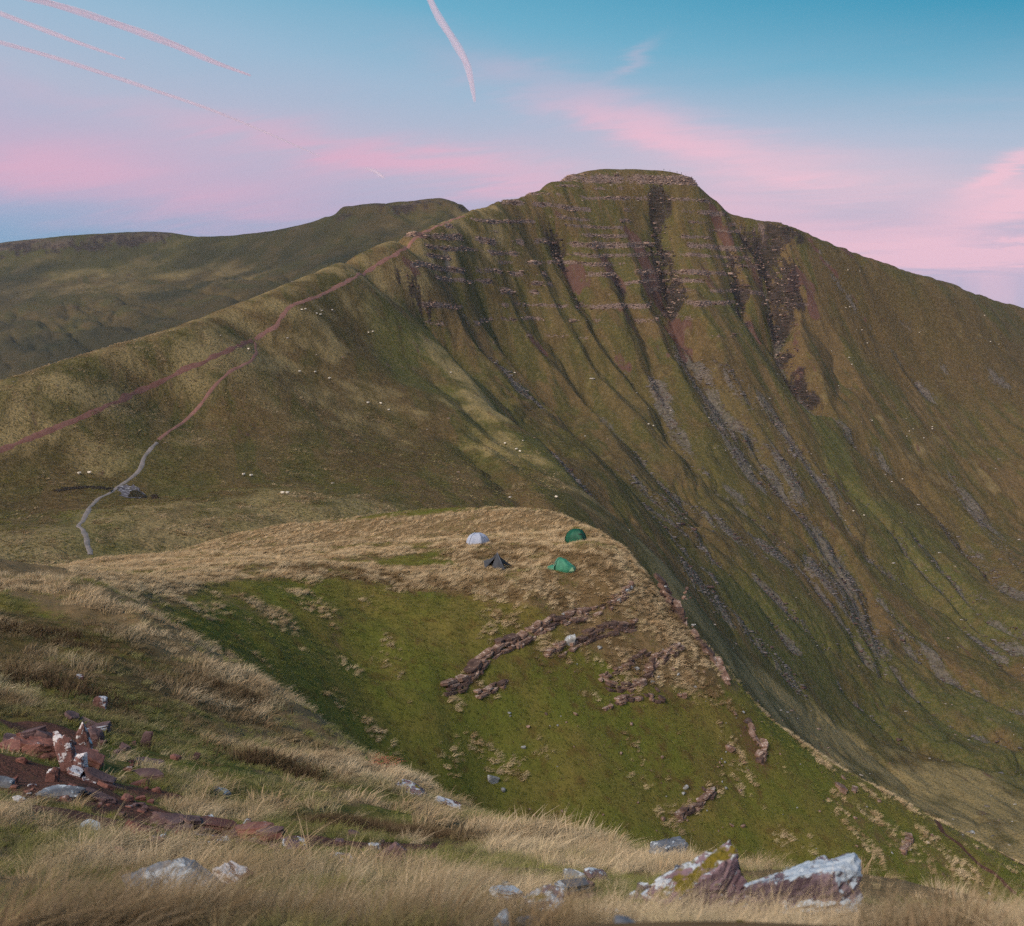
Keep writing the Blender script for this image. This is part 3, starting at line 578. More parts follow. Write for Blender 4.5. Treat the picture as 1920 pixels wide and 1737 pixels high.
def f_masks(NF):
    fd = union(NF([(-60, 1092), (100, 1100), (210, 1118), (340, 1195), (510, 1292), (610, 1365), (700, 1440)], 3.2), NF([(300, 1290), (420, 1300), (500, 1370), (520, 1410)], 1.3) * 0.6, NF([(860, 1520), (1000, 1580), (1250, 1640)], 1.1), NF([(1250, 1640), (1520, 1640), (1920, 1700)], 0.9),
               NF([(0, 1700), (500, 1725), (1000, 1725), (1500, 1730), (1920, 1730)], 0.9) * 0.85, NF([(500, 1640), (900, 1640), (1100, 1650)], 0.9) * 0.7, NF([(0, 1560), (200, 1590), (350, 1590)], 0.9) * 0.7, NF([(320, 1480), (420, 1520), (560, 1530)], 1.0) * 0.45, NF([(560, 1470), (640, 1500)], 0.8) * 0.6)
    fb = union(NF([(-40, 1160), (60, 1190), (130, 1260)], 4.0) * 0.8, NF([(0, 1310), (90, 1340), (160, 1370)], 1.7) * 0.7, NF([(400, 1290), (430, 1330)], 1.2) * 0.7, NF([(720, 1570), (800, 1565), (860, 1580)], 0.55), NF([(600, 1540), (680, 1545)], 0.5) * 0.7, NF([(480, 1430), (540, 1450)], 0.8) * 0.6)
    fr = union(NF([(-20, 1440), (60, 1455), (120, 1475)], 0.62), NF([(75, 1365), (115, 1390)], 0.55), NF([(200, 1500), (260, 1530), (320, 1550), (430, 1562), (520, 1574), (600, 1574)], 0.36), NF([(235, 1478), (295, 1492)], 0.34), NF([(630, 1560), (690, 1562)], 0.32), NF([(720, 1590), (860, 1584)], 0.28), NF([(270, 1604), (350, 1616)], 0.26), NF([(405, 1690), (445, 1686)], 0.14), NF([(0, 1505), (110, 1520), (200, 1540)], 0.4) * 0.8, NF([(190, 1405), (240, 1430)], 0.3) * 0.4)
    return np.clip(fd, 0, 1), fb, fr
f_dry, f_brown, f_red = f_masks(NF)
f_dry = np.maximum(f_dry, 1 - sst(np.hypot(FX, FY), 2.9, 3.8)); f_brown = np.maximum(f_brown, 0.55 * (1 - sst(np.hypot(FX, FY), 2.7, 3.5)))
hillside = tag(grid_mesh('hillside', FX, FY, FZ, dict(dry=f_dry, brown=f_brown, red=f_red), turf_material('hill_turf', 3.0)), kind='structure')

# ------------------------------------------------------------------ grass
rng = np.random.default_rng(7)
proto_col = bpy.data.collections.new('grass_tufts')
def blade_mat(name):
    m, h, out = new_mat(name)
    a = h.n.new('ShaderNodeAttribute'); a.attribute_type = 'INSTANCER'; a.attribute_name = 'tint'
    hh = h.attr('hgt'); rb = h.attr('rnd')
    c = h.mix(h.m('MULTIPLY', hh, 0.16), a.outputs['Color'], srgb(196, 174, 132))
    c = h.mix(h.ss(rb, 0.7, 0.95, 0.0, 0.35), c, srgb(186, 164, 124))
    c = h.mix(h.ss(rb, 0.35, 0.05, 0.0, 0.35), c, srgb(92, 94, 46))
    df = h.node('ShaderNodeBsdfDiffuse', Color=c, Roughness=1.0); tr = h.node('ShaderNodeBsdfTranslucent', Color=c)
    mx = h.node('ShaderNodeMixShader', _0=0.28, _1=df, _2=tr)
    h.l.new(mx.outputs[0], out.inputs['Surface']); return m
BLADE = blade_mat('grass_blade')
def tuft(name, n, length, width, spread, lean, rad, seed, seg=3, heads=0):
    rg = np.random.default_rng(seed); vs, fs, hg, rn = [], [], [], []
    for b in range(n):
        a = rg.uniform(0, 2 * math.pi); rr = rad * math.sqrt(rg.uniform()); bx, by = rr * math.cos(a), rr * math.sin(a)
        L = length * rg.uniform(0.55, 1.15); ya = rg.uniform(0, 2 * math.pi)
        ox, oy = spread * math.cos(a) * rg.uniform(0.2, 1) + lean * rg.uniform(0.5, 1.3), spread * math.sin(a) * rg.uniform(0.2, 1)
        wv = np.array([math.cos(ya), math.sin(ya)]) * width * rg.uniform(0.6, 1.3) / 2; i0 = len(vs); rnd = rg.uniform()
        for k in range(seg + 1):
            t = k / seg; f = t ** 1.7
            z = L * (t - 0.35 * f * min(1.0, math.hypot(ox, oy)))
            cx, cy = bx + ox * L * f, by + oy * L * f; ww = (1 - t) ** 0.7
            if k == seg: vs.append((cx, cy, z)); hg.append(t); rn.append(rnd)
            else:
                vs.append((cx - wv[0] * ww, cy - wv[1] * ww, z)); vs.append((cx + wv[0] * ww, cy + wv[1] * ww, z)); hg += [t, t]; rn += [rnd, rnd]
        for k in range(seg - 1): q = i0 + 2 * k; fs.append((q, q + 1, q + 3, q + 2))
        q = i0 + 2 * (seg - 1); fs.append((q, q + 1, q + 2))
    me = bpy.data.meshes.new(name); me.from_pydata(vs, [], fs); me.materials.append(BLADE)
    for nm, ar in (('hgt', hg), ('rnd', rn)):
        at = me.attributes.new(nm, 'FLOAT', 'POINT'); at.data.foreach_set('value', np.array(ar, np.float32))
    o = bpy.data.objects.new(name, me); proto_col.objects.link(o); return o
# order in the collection is alphabetical
tuft('tuft_a', 30, 0.27, 0.0060, 0.8, 0.9, 0.06, 1); tuft('tuft_b', 34, 0.17, 0.0066, 1.0, 0.2, 0.09, 2); tuft('tuft_c', 26, 0.40, 0.0056, 0.6, 1.2, 0.06, 3, 4)
tuft('tuft_d', 26, 0.36, 0.018, 0.6, 0.7, 0.16, 4, 2); tuft('tuft_e', 26, 0.24, 0.022, 0.9, 0.4, 0.2, 5, 2); tuft('tuft_f', 20, 0.42, 0.045, 0.7, 0.6, 0.25, 6, 2); tuft('tuft_g', 6, 0.62, 0.0035, 0.3, 0.5, 0.05, 7, 4); tuft('tuft_h', 30, 0.30, 0.0095, 0.6, 1.0, 0.09, 8); tuft('tuft_i', 34, 0.2, 0.0095, 0.85, 0.3, 0.11, 9)

def gn_scatter(name, pts, nrm, scl, yaw, idx, tint, label):
    me = bpy.data.meshes.new(name); n = len(pts)
    me.vertices.add(n); me.vertices.foreach_set('co', np.ascontiguousarray(pts, np.float32).ravel())
    rot = np.zeros((n, 3), np.float32)
    rot[:, 0] = -np.arcsin(np.clip(nrm[:, 1], -1, 1)) * 0.55; rot[:, 1] = np.arctan2(nrm[:, 0], nrm[:, 2]) * 0.55; rot[:, 2] = yaw
    for nm, ty, ar in (('rot', 'FLOAT_VECTOR', rot), ('scl', 'FLOAT', scl), ('idx', 'INT', idx), ('tint', 'FLOAT_COLOR', np.c_[tint, np.ones(n)])):
        at = me.attributes.new(nm, ty, 'POINT'); key = {'FLOAT_VECTOR': 'vector', 'FLOAT': 'value', 'INT': 'value', 'FLOAT_COLOR': 'color'}[ty]
        at.data.foreach_set(key, np.ascontiguousarray(ar, np.int32 if ty == 'INT' else np.float32).ravel())
    o = bpy.data.objects.new(name, me); COL.objects.link(o)
    ng = bpy.data.node_groups.new(name + '_nodes', 'GeometryNodeTree')
    ng.interface.new_socket('Geometry', in_out='INPUT', socket_type='NodeSocketGeometry'); ng.interface.new_socket('Geometry', in_out='OUTPUT', socket_type='NodeSocketGeometry')
    gi = ng.nodes.new('NodeGroupInput'); go = ng.nodes.new('NodeGroupOutput'); ip = ng.nodes.new('GeometryNodeInstanceOnPoints'); ci = ng.nodes.new('GeometryNodeCollectionInfo')
    ci.inputs['Collection'].default_value = proto_col; ci.inputs['Separate Children'].default_value = True; ci.inputs['Reset Children'].default_value = True
    def at(nm, ty):
        a = ng.nodes.new('GeometryNodeInputNamedAttribute'); a.data_type = ty; a.inputs['Name'].default_value = nm; return a.outputs['Attribute']
    L = ng.links.new
    L(gi.outputs[0], ip.inputs['Points']); L(ci.outputs[0], ip.inputs['Instance']); ip.inputs['Pick Instance'].default_value = True
    L(at('idx', 'INT'), ip.inputs['Instance Index'])
    er = ng.nodes.new('FunctionNodeEulerToRotation'); L(at('rot', 'FLOAT_VECTOR'), er.inputs[0]); L(er.outputs[0], ip.inputs['Rotation'])
    L(at('scl', 'FLOAT'), ip.inputs['Scale']); L(ip.outputs[0], go.inputs[0])
    md = o.modifiers.new('scatter', 'NODES'); md.node_group = ng
    return tag(o, label, 'grass', kind='stuff')
def normals(f, x, y, e):
    dzx = (f(x + e, y) - f(x - e, y)) / (2 * e); dzy = (f(x, y + e) - f(x, y - e)) / (2 * e)
    n = np.c_[-dzx, -dzy, np.ones(len(x))]; return n / np.linalg.norm(n, axis=1)[:, None]
def lerp(a, b, t): return np.asarray(a)[None] * (1 - t[:, None]) + np.asarray(b)[None] * t[:, None]
STRAW, STRAW2, GREEN, GREEN2, BROWN, GREY = (srgb(*c) for c in ((230, 210, 176), (200, 172, 134), (136, 138, 62), (108, 118, 44), (124, 98, 70), (176, 168, 150)))
def tint_of(x, y, dry, brown, sc, var=0.55):
    n1 = fbm(x / sc, y / sc, 3, 201); n2 = fbm(x / sc * 2.3, y / sc * 2.3, 3, 211); rn = rng.uniform(size=len(x))
    g = lerp(GREEN, GREEN2, np.clip(0.5 + n2, 0, 1)); d = lerp(STRAW, STRAW2, np.clip(0.5 + 0.7 * n2 + 0.4 * (rn - 0.5), 0, 1))
    t = sst(dry + var * n1 + 0.35 * (rn - 0.5), 0.25, 0.75); c = g * (1 - t[:, None]) + d * t[:, None]
    b = sst(brown + 0.5 * n2 + 0.3 * (rng.uniform(size=len(x)) - 0.5), 0.35, 0.8) * 0.85
    c = c * (1 - b[:, None]) + np.array(BROWN)[None] * b[:, None]
    return c * (0.62 + 0.7 * rng.uniform(size=len(x)))[:, None], t
def bil(X, Y, us, rs, A, x, y):
    """look a ground mask up at places x, y (grid in column / range)"""
    u = CU + FPX * x / y; r = np.hypot(x, y)
    i = np.clip(np.searchsorted(us, u) - 1, 0, len(us) - 2); j = np.clip(np.searchsorted(rs, r) - 1, 0, len(rs) - 2)
    fu = np.clip((u - us[i]) / (us[i + 1] - us[i]), 0, 1); fr = np.clip((r - rs[j]) / (rs[j + 1] - rs[j]), 0, 1)
    return (A[j, i] * (1 - fu) + A[j, i + 1] * fu) * (1 - fr) + (A[j + 1, i] * (1 - fu) + A[j + 1, i + 1] * fu) * fr
def polar_pts(n, u0, u1, r0, r1):
    """even spread over a sector of ground"""
    u = rng.uniform(u0, u1, n); r = np.sqrt(rng.uniform(r0 * r0, r1 * r1, n)); k = r / np.hypot((u - CU) / FPX, 1)
    return (u - CU) / FPX * k, k
KEEP_OUT = []          # places (x, y, radius) that grass stays clear of: filled by the rocks
# ------------------------------------------------------------------ rocks
def rock_mesh(name, sx, sy, sz, seed, sub=3, box=0.7, rough=0.05, mats=()):
    """a broken block: a ball cut by flat planes, then roughened"""
    rg = np.random.default_rng(seed)
    bm = bmesh.new(); bmesh.ops.create_icosphere(bm, subdivisions=sub, radius=1.0)
    d = np.array([v.co[:] for v in bm.verts])
    pn, pd = [], []
    for ax in range(3):
        for s in (-1, 1):
            n = np.zeros(3); n[ax] = s; n += rg.normal(0, 0.24, 3); pn.append(n / np.linalg.norm(n)); pd.append(rg.uniform(0.58, 0.8))
    for k in range(7):
        n = rg.normal(0, 1, 3); pn.append(n / np.linalg.norm(n)); pd.append(rg.uniform(0.72, 0.98))
    dots = d @ np.array(pn).T
    rad = np.where(dots > 0.05, np.array(pd)[None] / np.maximum(dots, 0.05), 9).min(1)
    rad = np.minimum(rad, 1.35)
    rad = rad * (1 + rough * (fbm(d[:, 0] * 3 + seed, d[:, 1] * 3 + d[:, 2] * 2.1, 3, seed) + 0.6 * fbm(d[:, 2] * 7 + seed, d[:, 0] * 6 - d[:, 1] * 5, 2, seed + 5)))
    if sub >= 3:
        lay = d[:, 2] * rad * (5.5 + seed % 3) + 0.8 * fbm(d[:, 0] * 2 + seed, d[:, 1] * 2, 2, seed + 9)
        rad = rad * (1 - 0.055 * (np.abs(lay - np.round(lay)) < 0.16) * np.clip(1.4 - np.abs(d[:, 2]) * 1.6, 0, 1)) * (1 + 0.03 * np.sin(np.round(lay) * 4.1 + seed))
    co = d * rad[:, None]; co = co / np.abs(co).max(0)[None] * 0.5 * np.array([sx, sy, sz])[None]
    for v, c in zip(bm.verts, co): v.co = c
    me = bpy.data.meshes.new(name); bm.to_mesh(me); bm.free()
    if sub >= 3: me.polygons.foreach_set('use_smooth', np.zeros(len(me.polygons), bool))
    for m in mats: me.materials.append(m)
    return me
def rock_mat(name, base1, base2, lichen, lich_amt, moss_amt, scale):
    m, h, out = new_mat(name)
    tc = h.node('ShaderNodeTexCoord').outputs['Object']; oi = h.node('ShaderNodeObjectInfo').outputs['Random']
    co = h.vm('ADD', tc, h.node('ShaderNodeCombineXYZ', _0=h.m('MULTIPLY', oi, 31.0), _1=h.m('MULTIPLY', oi, 17.0), _2=oi))
    nz = h.node('ShaderNodeSeparateXYZ', _0=h.node('ShaderNodeNewGeometry').outputs['Normal']).outputs[2]
    n1 = h.noise(co, 2.2 * scale, 5, 0.62); n2 = h.noise(co, 7 * scale, 5, 0.65, 0.6); n3 = h.noise(co, 30 * scale, 3, 0.7)
    c = h.mix(h.ss(n1, 0.35, 0.65), base1, base2)
    c = h.mix(h.ss(n3, 0.45, 0.25, 0, 0.45), c, srgb(52, 42, 42))
    lf = h.ss(h.m('ADD', h.m('ADD', h.m('MULTIPLY', n2, 0.9), h.m('MULTIPLY', n1, 0.5)), h.m('MULTIPLY', nz, 0.12)), 0.98 - lich_amt * 0.45, 1.03 - lich_amt * 0.45)
    lc = h.mix(n3, lichen, tuple(min(1, x * 1.25) for x in lichen))
    c = h.mix(h.m('MULTIPLY', lf, 0.9), c, lc)
    if moss_amt > 0:
        n4 = h.noise(co, 3.4 * scale, 4, 0.6); mf = h.ss(h.m('ADD', n4, h.m('MULTIPLY', nz, 0.1)), 0.70 - moss_amt * 0.25, 0.76 - moss_amt * 0.25)
        c = h.mix(mf, c, h.mix(n3, srgb(70, 64, 24), srgb(140, 122, 40)))
    bump = h.node('ShaderNodeBump', Strength=0.7, Distance=0.03 / scale, Height=h.m('ADD', n2, h.m('ADD', h.m('MULTIPLY', n3, 0.4), h.m('MULTIPLY', lf, 0.25))))
    bs = h.node('ShaderNodeBsdfPrincipled', Base__Color=c, Roughness=0.9, Normal=bump); bs.inputs['Specular IOR Level'].default_value = 0.25
    h.l.new(bs.outputs[0], out.inputs['Surface']); return m
PALE = srgb(186, 194, 200)
RM = {'crusted': rock_mat('lichen_crusted_rock', srgb(96, 80, 88), srgb(134, 116, 122), srgb(172, 184, 194), 0.56, 0.18, 1.5), 'lichen': rock_mat('lichen_rock', srgb(92, 74, 78), srgb(128, 108, 112), PALE, 0.46, 0.14, 1.6), 'mossy': rock_mat('mossy_rock', srgb(108, 84, 90), srgb(142, 118, 124), PALE, 0.38, 0.34, 1.6),
      'red': rock_mat('red_sandstone', srgb(104, 66, 58), srgb(138, 96, 86), srgb(172, 160, 158), 0.10, 0.0, 1.5), 'purple': rock_mat('purple_slab', srgb(88, 68, 68), srgb(118, 94, 92), srgb(160, 152, 150), 0.10, 0.0, 1.5),
      'grey': rock_mat('grey_stone', srgb(92, 94, 100), srgb(128, 134, 142), PALE, 0.3, 0.0, 1.5), 'white': rock_mat('white_flaked_rock', srgb(104, 72, 66), srgb(134, 98, 92), srgb(206, 204, 206), 0.52, 0.0, 1.5),
      'far': rock_mat('far_sandstone', srgb(108, 82, 68), srgb(150, 122, 106), srgb(186, 170, 156), 0.25, 0.0, 0.9), 'far_grey': rock_mat('far_grey_stone', srgb(122, 122, 120), srgb(156, 154, 150), PALE, 0.3, 0.0, 0.9), 'far_dark': rock_mat('far_dark_stone', srgb(72, 56, 50), srgb(106, 84, 74), srgb(160, 144, 132), 0.12, 0.0, 0.9)}
def put_rock(name, u, v, wpx, hpx, mat, rot=(0, 0, 0), deep=0.75, fn=on_f, sub=4, sink=0.25, seed=None, box=0.7):
    p = fn(u, v + 0.30 * hpx); r = math.hypot(p[0], p[1])
    dist = math.sqrt(r * r + p[2] * p[2])
    sx = wpx * dist / FPX; hh = hpx * dist / FPX; sy = sx * deep
    ct = r / dist; st_ = -p[2] / dist
    sz = max((hh - 0.30 * sy * st_) / ct, 0.55 * hh) * 1.15
    seed = seed if seed is not None else int(u * 7 + v * 13)
    me = rock_mesh(name, sx * 1.06, sy, sz * 1.05, seed, sub, box, 0.04, [RM[mat]])
    o = bpy.data.objects.new(name, me); COL.objects.link(o)
    q = P(u, v + 0.06 * hpx, r + sy * 0.2); o.location = q; o.rotation_euler = tuple(R_(a) for a in rot)
    if fn is on_f: KEEP_OUT.append((q[0], q[1], sx * 0.42, sy * 0.42))
    return o
HERO = [
    (1512, 1684, 195, 150, 'crusted', (6, -14, 12), 'large pale lichened rock with a raised corner at the grass edge', 0.7, 3),
    (1340, 1674, 160, 150, 'mossy', (10, -38, 10), 'pointed purple rock with yellow moss and pale lichen, leaning', 0.6, 8),
    (1256, 1598, 62, 46, 'grey', (0, 6, 10), 'small pale pyramid-shaped stone rising from blond grass', 0.8, 5),
    (1290, 1642, 60, 34, 'grey', (0, 10, -10), 'low grey-green stone tucked behind the mossy pointed rock', 0.8, 6),
    (1010, 1712, 105, 62, 'lichen', (0, 4, 15), 'flat purple-grey rock half buried in blond grass by the lower edge', 0.7, 7),
    (1066, 1668, 42, 22, 'grey', (0, -20, 0), 'small blue-grey stone lying in brown grass above the flat rock', 0.8, 9),
    (1150, 1722, 44, 22, 'lichen', (0, 8, 0), 'small purplish stone low in the grass between larger rocks', 0.8, 10),
    (330, 1668, 170, 80, 'grey', (4, 22, -18), 'broad light grey slab curving down out of the grass', 0.62, 11),
    (430, 1645, 66, 36, 'white', (0, 18, -10), 'white-streaked stone beside the broad grey slab', 0.7, 12),
    (742, 1602, 52, 42, 'purple', (12, 24, 28), 'square pinkish stone tilted on edge by the peat bank', 0.6, 13),
    (556, 1584, 54, 26, 'lichen', (0, 5, 0), 'lichen-speckled stone at the end of the red worn path', 0.75, 14),
    (640, 1614, 56, 30, 'lichen', (0, 10, -10), 'grey lichened stone in grass next to the speckled stone', 0.75, 15),
    (768, 1479, 62, 24, 'mossy', (0, 16, -12), 'blue-grey mossy outcrop stone on the edge above the green hollow', 0.7, 16),
    (838, 1508, 50, 18, 'white', (0, 14, -10), 'white-topped outcrop stone lower down the edge from the mossy one', 0.7, 17),
    (335, 1541, 110, 30, 'purple', (0, 6, -4), 'long pinkish slab lying across the red worn path', 0.4, 18),
    (180, 1494, 84, 24, 'purple', (0, 16, -14), 'long weathered slab sloping down from the grey flat stone', 0.4, 19),
    (108, 1487, 88, 28, 'grey', (0, 3, 0), 'flat blue-grey stone below the white-flaked outcrop', 0.6, 20),
    (190, 1318, 26, 30, 'white', (0, 0, 20), 'white lichened block sticking out of the green bank', 0.8, 21),
    (126, 1422, 36, 84, 'white', (0, -6, 10), 'tall red rock with white flaking face', 0.8, 22),
    (152, 1440, 22, 52, 'white', (0, -4, 0), 'narrow white-flaked pillar joined beside the tall red rock', 0.8, 23),
    (157, 1386, 22, 56, 'white', (0, -8, 10), 'upright white-edged slab above the tall red rock', 0.9, 24),
    (78, 1408, 62, 42, 'red', (0, 6, 0), 'rounded reddish boulder under bare red earth', 0.8, 25),
    (178, 1382, 40, 26, 'purple', (0, 30, -20), 'purple slab sloping away from the upright white-edged slab', 0.7, 26),
    (274, 1391, 19, 34, 'purple', (0, 14, 10), 'purple slab standing on end in green grass', 0.35, 27),
    (233, 1402, 25, 14, 'purple', (0, 24, 0), 'small dark slab lying beside the standing purple slab', 0.5, 28),
    (278, 1431, 52, 20, 'purple', (0, 14, 5), 'dark wedge-shaped slab above the long flat one', 0.6, 29),
    (275, 1452, 66, 16, 'purple', (0, -8, 0), 'long flat dark slab under the wedge-shaped one', 0.5, 30),
    (262, 1470, 42, 13, 'red', (0, -14, 0), 'split red slab resting on trodden red earth', 0.5, 31),
    (237, 1498, 24, 13, 'red', (0, 6, 0), 'small red stone on the trodden earth, first of three in a row', 0.7, 32),
    (263, 1498, 22, 11, 'red', (0, -8, 0), 'small red stone on the trodden earth, middle of three in a row', 0.7, 33),
    (282, 1504, 15, 7, 'red', (0, 4, 0), 'small red stone on the trodden earth, last and smallest of three', 0.7, 34),
    (98, 1457, 22, 30, 'white', (0, 0, 0), 'small pink and white block at the foot of the tall red rock', 0.8, 35),
    (4, 1468, 34, 24, 'grey', (0, 18, 0), 'light grey stone cut by the left edge of the picture', 0.8, 36),
    (412, 1492, 34, 24, 'grey', (0, 26, -15), 'grey stone showing through blond grass above the hollow', 0.6, 37),
    (412, 1582, 36, 22, 'lichen', (0, -10, 10), 'pale-topped stone standing in the red worn path', 0.8, 38),
    (472, 1568, 42, 13, 'purple', (0, 6, 0), 'flat pinkish slab along the red worn path', 0.5, 39),
    (328, 1421, 20, 12, 'red', (0, 10, 0), 'small red stone in grass below the bank of brown moss', 0.7, 40),
    (368, 1420, 11, 18, 'purple', (0, 20, 10), 'thin upright slab in grass near the small red stone', 0.4, 41),
    (258, 1562, 62, 36, 'red', (0, 14, 0), 'pinkish boulder half buried below the long slab', 0.7, 42),
    (170, 1550, 40, 18, 'lichen', (0, 6, 0), 'grey rock top in grass beside the half-buried pinkish boulder', 0.7, 43),
    (150, 1270, 14, 9, 'white', (0, 10, 0), 'little white stone high on the grassy bank', 0.8, 44),
    (22, 1400, 44, 24, 'red', (0, 12, 0), 'dark red rock ledge at the top of the bare earth', 0.7, 45),
    (290, 1580, 30, 18, 'red', (0, 20, 0), 'reddish stone between the pinkish boulder and the worn path', 0.7, 46),
]
for (u, v, wp, hp, mt, rot, lab, deep, sd_) in HERO:
    o = put_rock('rock', u, v, wp, hp, mt, rot, deep, on_f, 5 if wp > 90 else 4 if wp > 40 else 3, 0.22, sd_)
    tag(o, lab, 'rock', 'rocks on the near hillside')

rgh = random.Random(21)
for (u0, v0, u1, v1, n, wmin, wmax, mts, lab) in [(150, 1390, 330, 1530, 30, 7, 20, ('red', 'purple'), 'small red stone chip on the trodden earth below the flaked rocks'), (220, 1530, 600, 1610, 30, 8, 26, ('red', 'purple', 'lichen'), 'small stone chip along the red worn path'), (0, 1400, 150, 1500, 22, 8, 26, ('red', 'white', 'red'), 'red stone fragment on the bare earth at the left'),
                                             (920, 1640, 1280, 1737, 14, 18, 54, ('lichen', 'grey', 'purple'), 'small grey stone half hidden in the near blond grass'), (1180, 1670, 1480, 1737, 10, 24, 60, ('mossy', 'lichen', 'red'), 'mossy stone fragment at the foot of the large near rocks'), (560, 1560, 800, 1650, 12, 10, 32, ('lichen', 'purple'), 'small lichened stone near the peat bank')]:
    for k in range(n):
        wv = rgh.uniform(wmin, wmax); o = put_rock('stone', rgh.uniform(u0, u1), rgh.uniform(v0, v1), wv, wv * rgh.uniform(0.4, 0.75), rgh.choice(mts), (rgh.uniform(-12, 12), rgh.uniform(-20, 20), rgh.uniform(-40, 40)), 0.7, on_f, 3, 0.2, rgh.randrange(9999))
        tag(o, lab, 'stone', 'broken stones of the near hillside')
# outcrops of bedded sandstone on the slope of the spur
def slab_mesh(name, L, W, T, seed, mat):
    """a split bed of sandstone: a long flat plate with a broken outline"""
    rg = random.Random(seed); n = 9; ring = []
    for k in range(n):
        a = 2 * math.pi * (k + rg.uniform(-0.25, 0.25)) / n; c, s_ = math.cos(a), math.sin(a); m = max(abs(c), abs(s_)) ** 0.8
        ring.append((0.5 * L * c / m * rg.uniform(0.82, 1.05), 0.5 * W * s_ / m * rg.uniform(0.8, 1.05)))
    vs, fs = [], []
    for (z, f) in ((-0.5, 0.97), (-0.1, 1.0), (0.05, rg.uniform(0.9, 0.97)), (0.42, 0.97), (0.5, 0.88)):
        for (x, y) in ring: vs.append((x * f + rg.uniform(-0.02, 0.02) * L, y * f + rg.uniform(-0.03, 0.03) * W, z * T + rg.uniform(-0.06, 0.06) * T))
    for q in range(4):
        for k in range(n): fs.append((q * n + k, q * n + (k + 1) % n, (q + 1) * n + (k + 1) % n, (q + 1) * n + k))
    fs += [tuple(range(n))[::-1], tuple(range(4 * n, 5 * n))]
    me = bpy.data.meshes.new(name); me.from_pydata(vs, [], fs); me.update(); me.materials.append(mat); return me
def outcrop(label, pts, thick, seed, mats=('far', 'far_dark', 'far'), per=20, on_s=on_s, group='sandstone outcrops on the spur'):
    rg = random.Random(seed)
    fine = dens([(a, b, 0) for a, b in pts], 12); ln = [Vector(on_s(a, b)) for a, b, _ in fine]
    root = bpy.data.objects.new('rock_outcrop', None); COL.objects.link(root); root.location = ln[0]; root.empty_display_size = 0.3
    tag(root, label, 'outcrop', group); k_ = min(1.0, ln[0].length / 60)
    nl = (4 if thick > 18 else 3 if thick > 11 else 2) if k_ > 0.9 else (3 if thick > 18 else 2)
    dist = ln[0].length; T = thick * dist / FPX / nl * 1.05
    acc = [0.0]
    for i in range(1, len(ln)): acc.append(acc[-1] + (ln[i] - ln[i - 1]).length)
    for lay in range(nl):
        s = rg.uniform(-0.4, 0.3) * k_
        while s < acc[-1]:
            L = per * dist / FPX * rg.uniform(0.6, 1.9); c = min(max(s + L / 2, 0), acc[-1])
            i = min(range(len(acc)), key=lambda k: abs(acc[k] - c)); i0, i1 = max(i - 3, 0), min(i + 3, len(ln) - 1)
            d = (ln[i1] - ln[i0]).normalized(); s += L * rg.uniform(0.72, 1.15)
            if rg.random() < (0.13 if k_ > 0.9 else 0.24): continue
            W = rg.uniform(0.7, 1.3) * k_; t = T * rg.uniform(0.75, 1.35)
            o = bpy.data.objects.new('ledge_stone', slab_mesh('ledge_stone', L * 1.1, W, t, rg.randrange(99999), RM[rg.choice(mats)])); COL.objects.link(o); o.parent = root
            p = ln[i] + Vector((0, 0.5 * W - 0.26 * k_ + lay * T * 0.95 + rg.uniform(-0.12, 0.2) * k_, 0)) - ln[0]
            o.location = (p.x, p.y, p.z + lay * T * 0.92 - (0.02 if k_ > 0.9 else 0.38) * T + rg.uniform(-0.08, 0.04) * k_)
            o.rotation_euler = (R_(rg.uniform(-5, 5)), -math.asin(max(-0.7, min(0.7, d.z))) + R_(rg.uniform(-5, 5)), math.atan2(d.y, d.x) + R_(rg.uniform(-10, 10)))
    return root
outcrop('longest red sandstone outcrop band, climbing the spur slope below the tents', [(832, 1303), (870, 1288), (905, 1250), (930, 1228), (965, 1215), (1000, 1195), (1040, 1175), (1085, 1162), (1125, 1148), (1168, 1128)], 22, 1)
outcrop('second sandstone outcrop band, beside the grey boulder', [(1020, 1243), (1055, 1226), (1090, 1208), (1130, 1192), (1185, 1182)], 20, 2)
outcrop('crooked lower sandstone ledge ending in a raised step', [(1135, 1290), (1165, 1297), (1190, 1292), (1212, 1275), (1222, 1250), (1240, 1240), (1270, 1224)], 17, 3)
outcrop('thin sandstone ledge just above the crooked lower ledge', [(1125, 1274), (1150, 1262), (1176, 1252)], 9, 4, per=13)
outcrop('thin short sandstone ledge near the spur edge, above the crooked one', [(1172, 1246), (1190, 1236), (1210, 1225)], 9, 5, per=13)
outcrop('short low outcrop of dark stones under the foot of the longest band', [(890, 1310), (915, 1300), (940, 1288)], 12, 6)
outcrop('broken reddish outcrop rubble along the upper spur edge', [(1238, 1105), (1252, 1130), (1268, 1150), (1278, 1168)], 24, 7, ('far_dark', 'far', 'far_dark'), 15)
outcrop('reddish ledge stepping down the spur edge beside the brown turf', [(1300, 1195), (1322, 1225), (1345, 1252), (1362, 1285)], 15, 13, ('far_dark', 'far'), 13)
outcrop('broken pink ledge below the crooked one, halfway down the slope', [(1130, 1330), (1160, 1318), (1195, 1310), (1240, 1318)], 11, 14, ('far', 'far_dark'), 14)
outcrop('line of flat reddish slabs low on the green slope', [(1268, 1540), (1295, 1522), (1318, 1506), (1332, 1494)], 12, 8)
outcrop('scattered reddish outcrop stones on the far side of the green slope', [(1405, 1370), (1420, 1395), (1432, 1412), (1425, 1432)], 16, 9, ('far', 'far_dark'), 14)
outcrop('small outcrop of pale stones high under the plateau edge', [(1150, 1130), (1165, 1118), (1180, 1105)], 13, 10, ('far_grey', 'far'), 14)
outcrop('small pink outcrop low near the ridge edge of the spur', [(1572, 1482), (1588, 1490), (1600, 1480)], 11, 11, ('far',), 13)
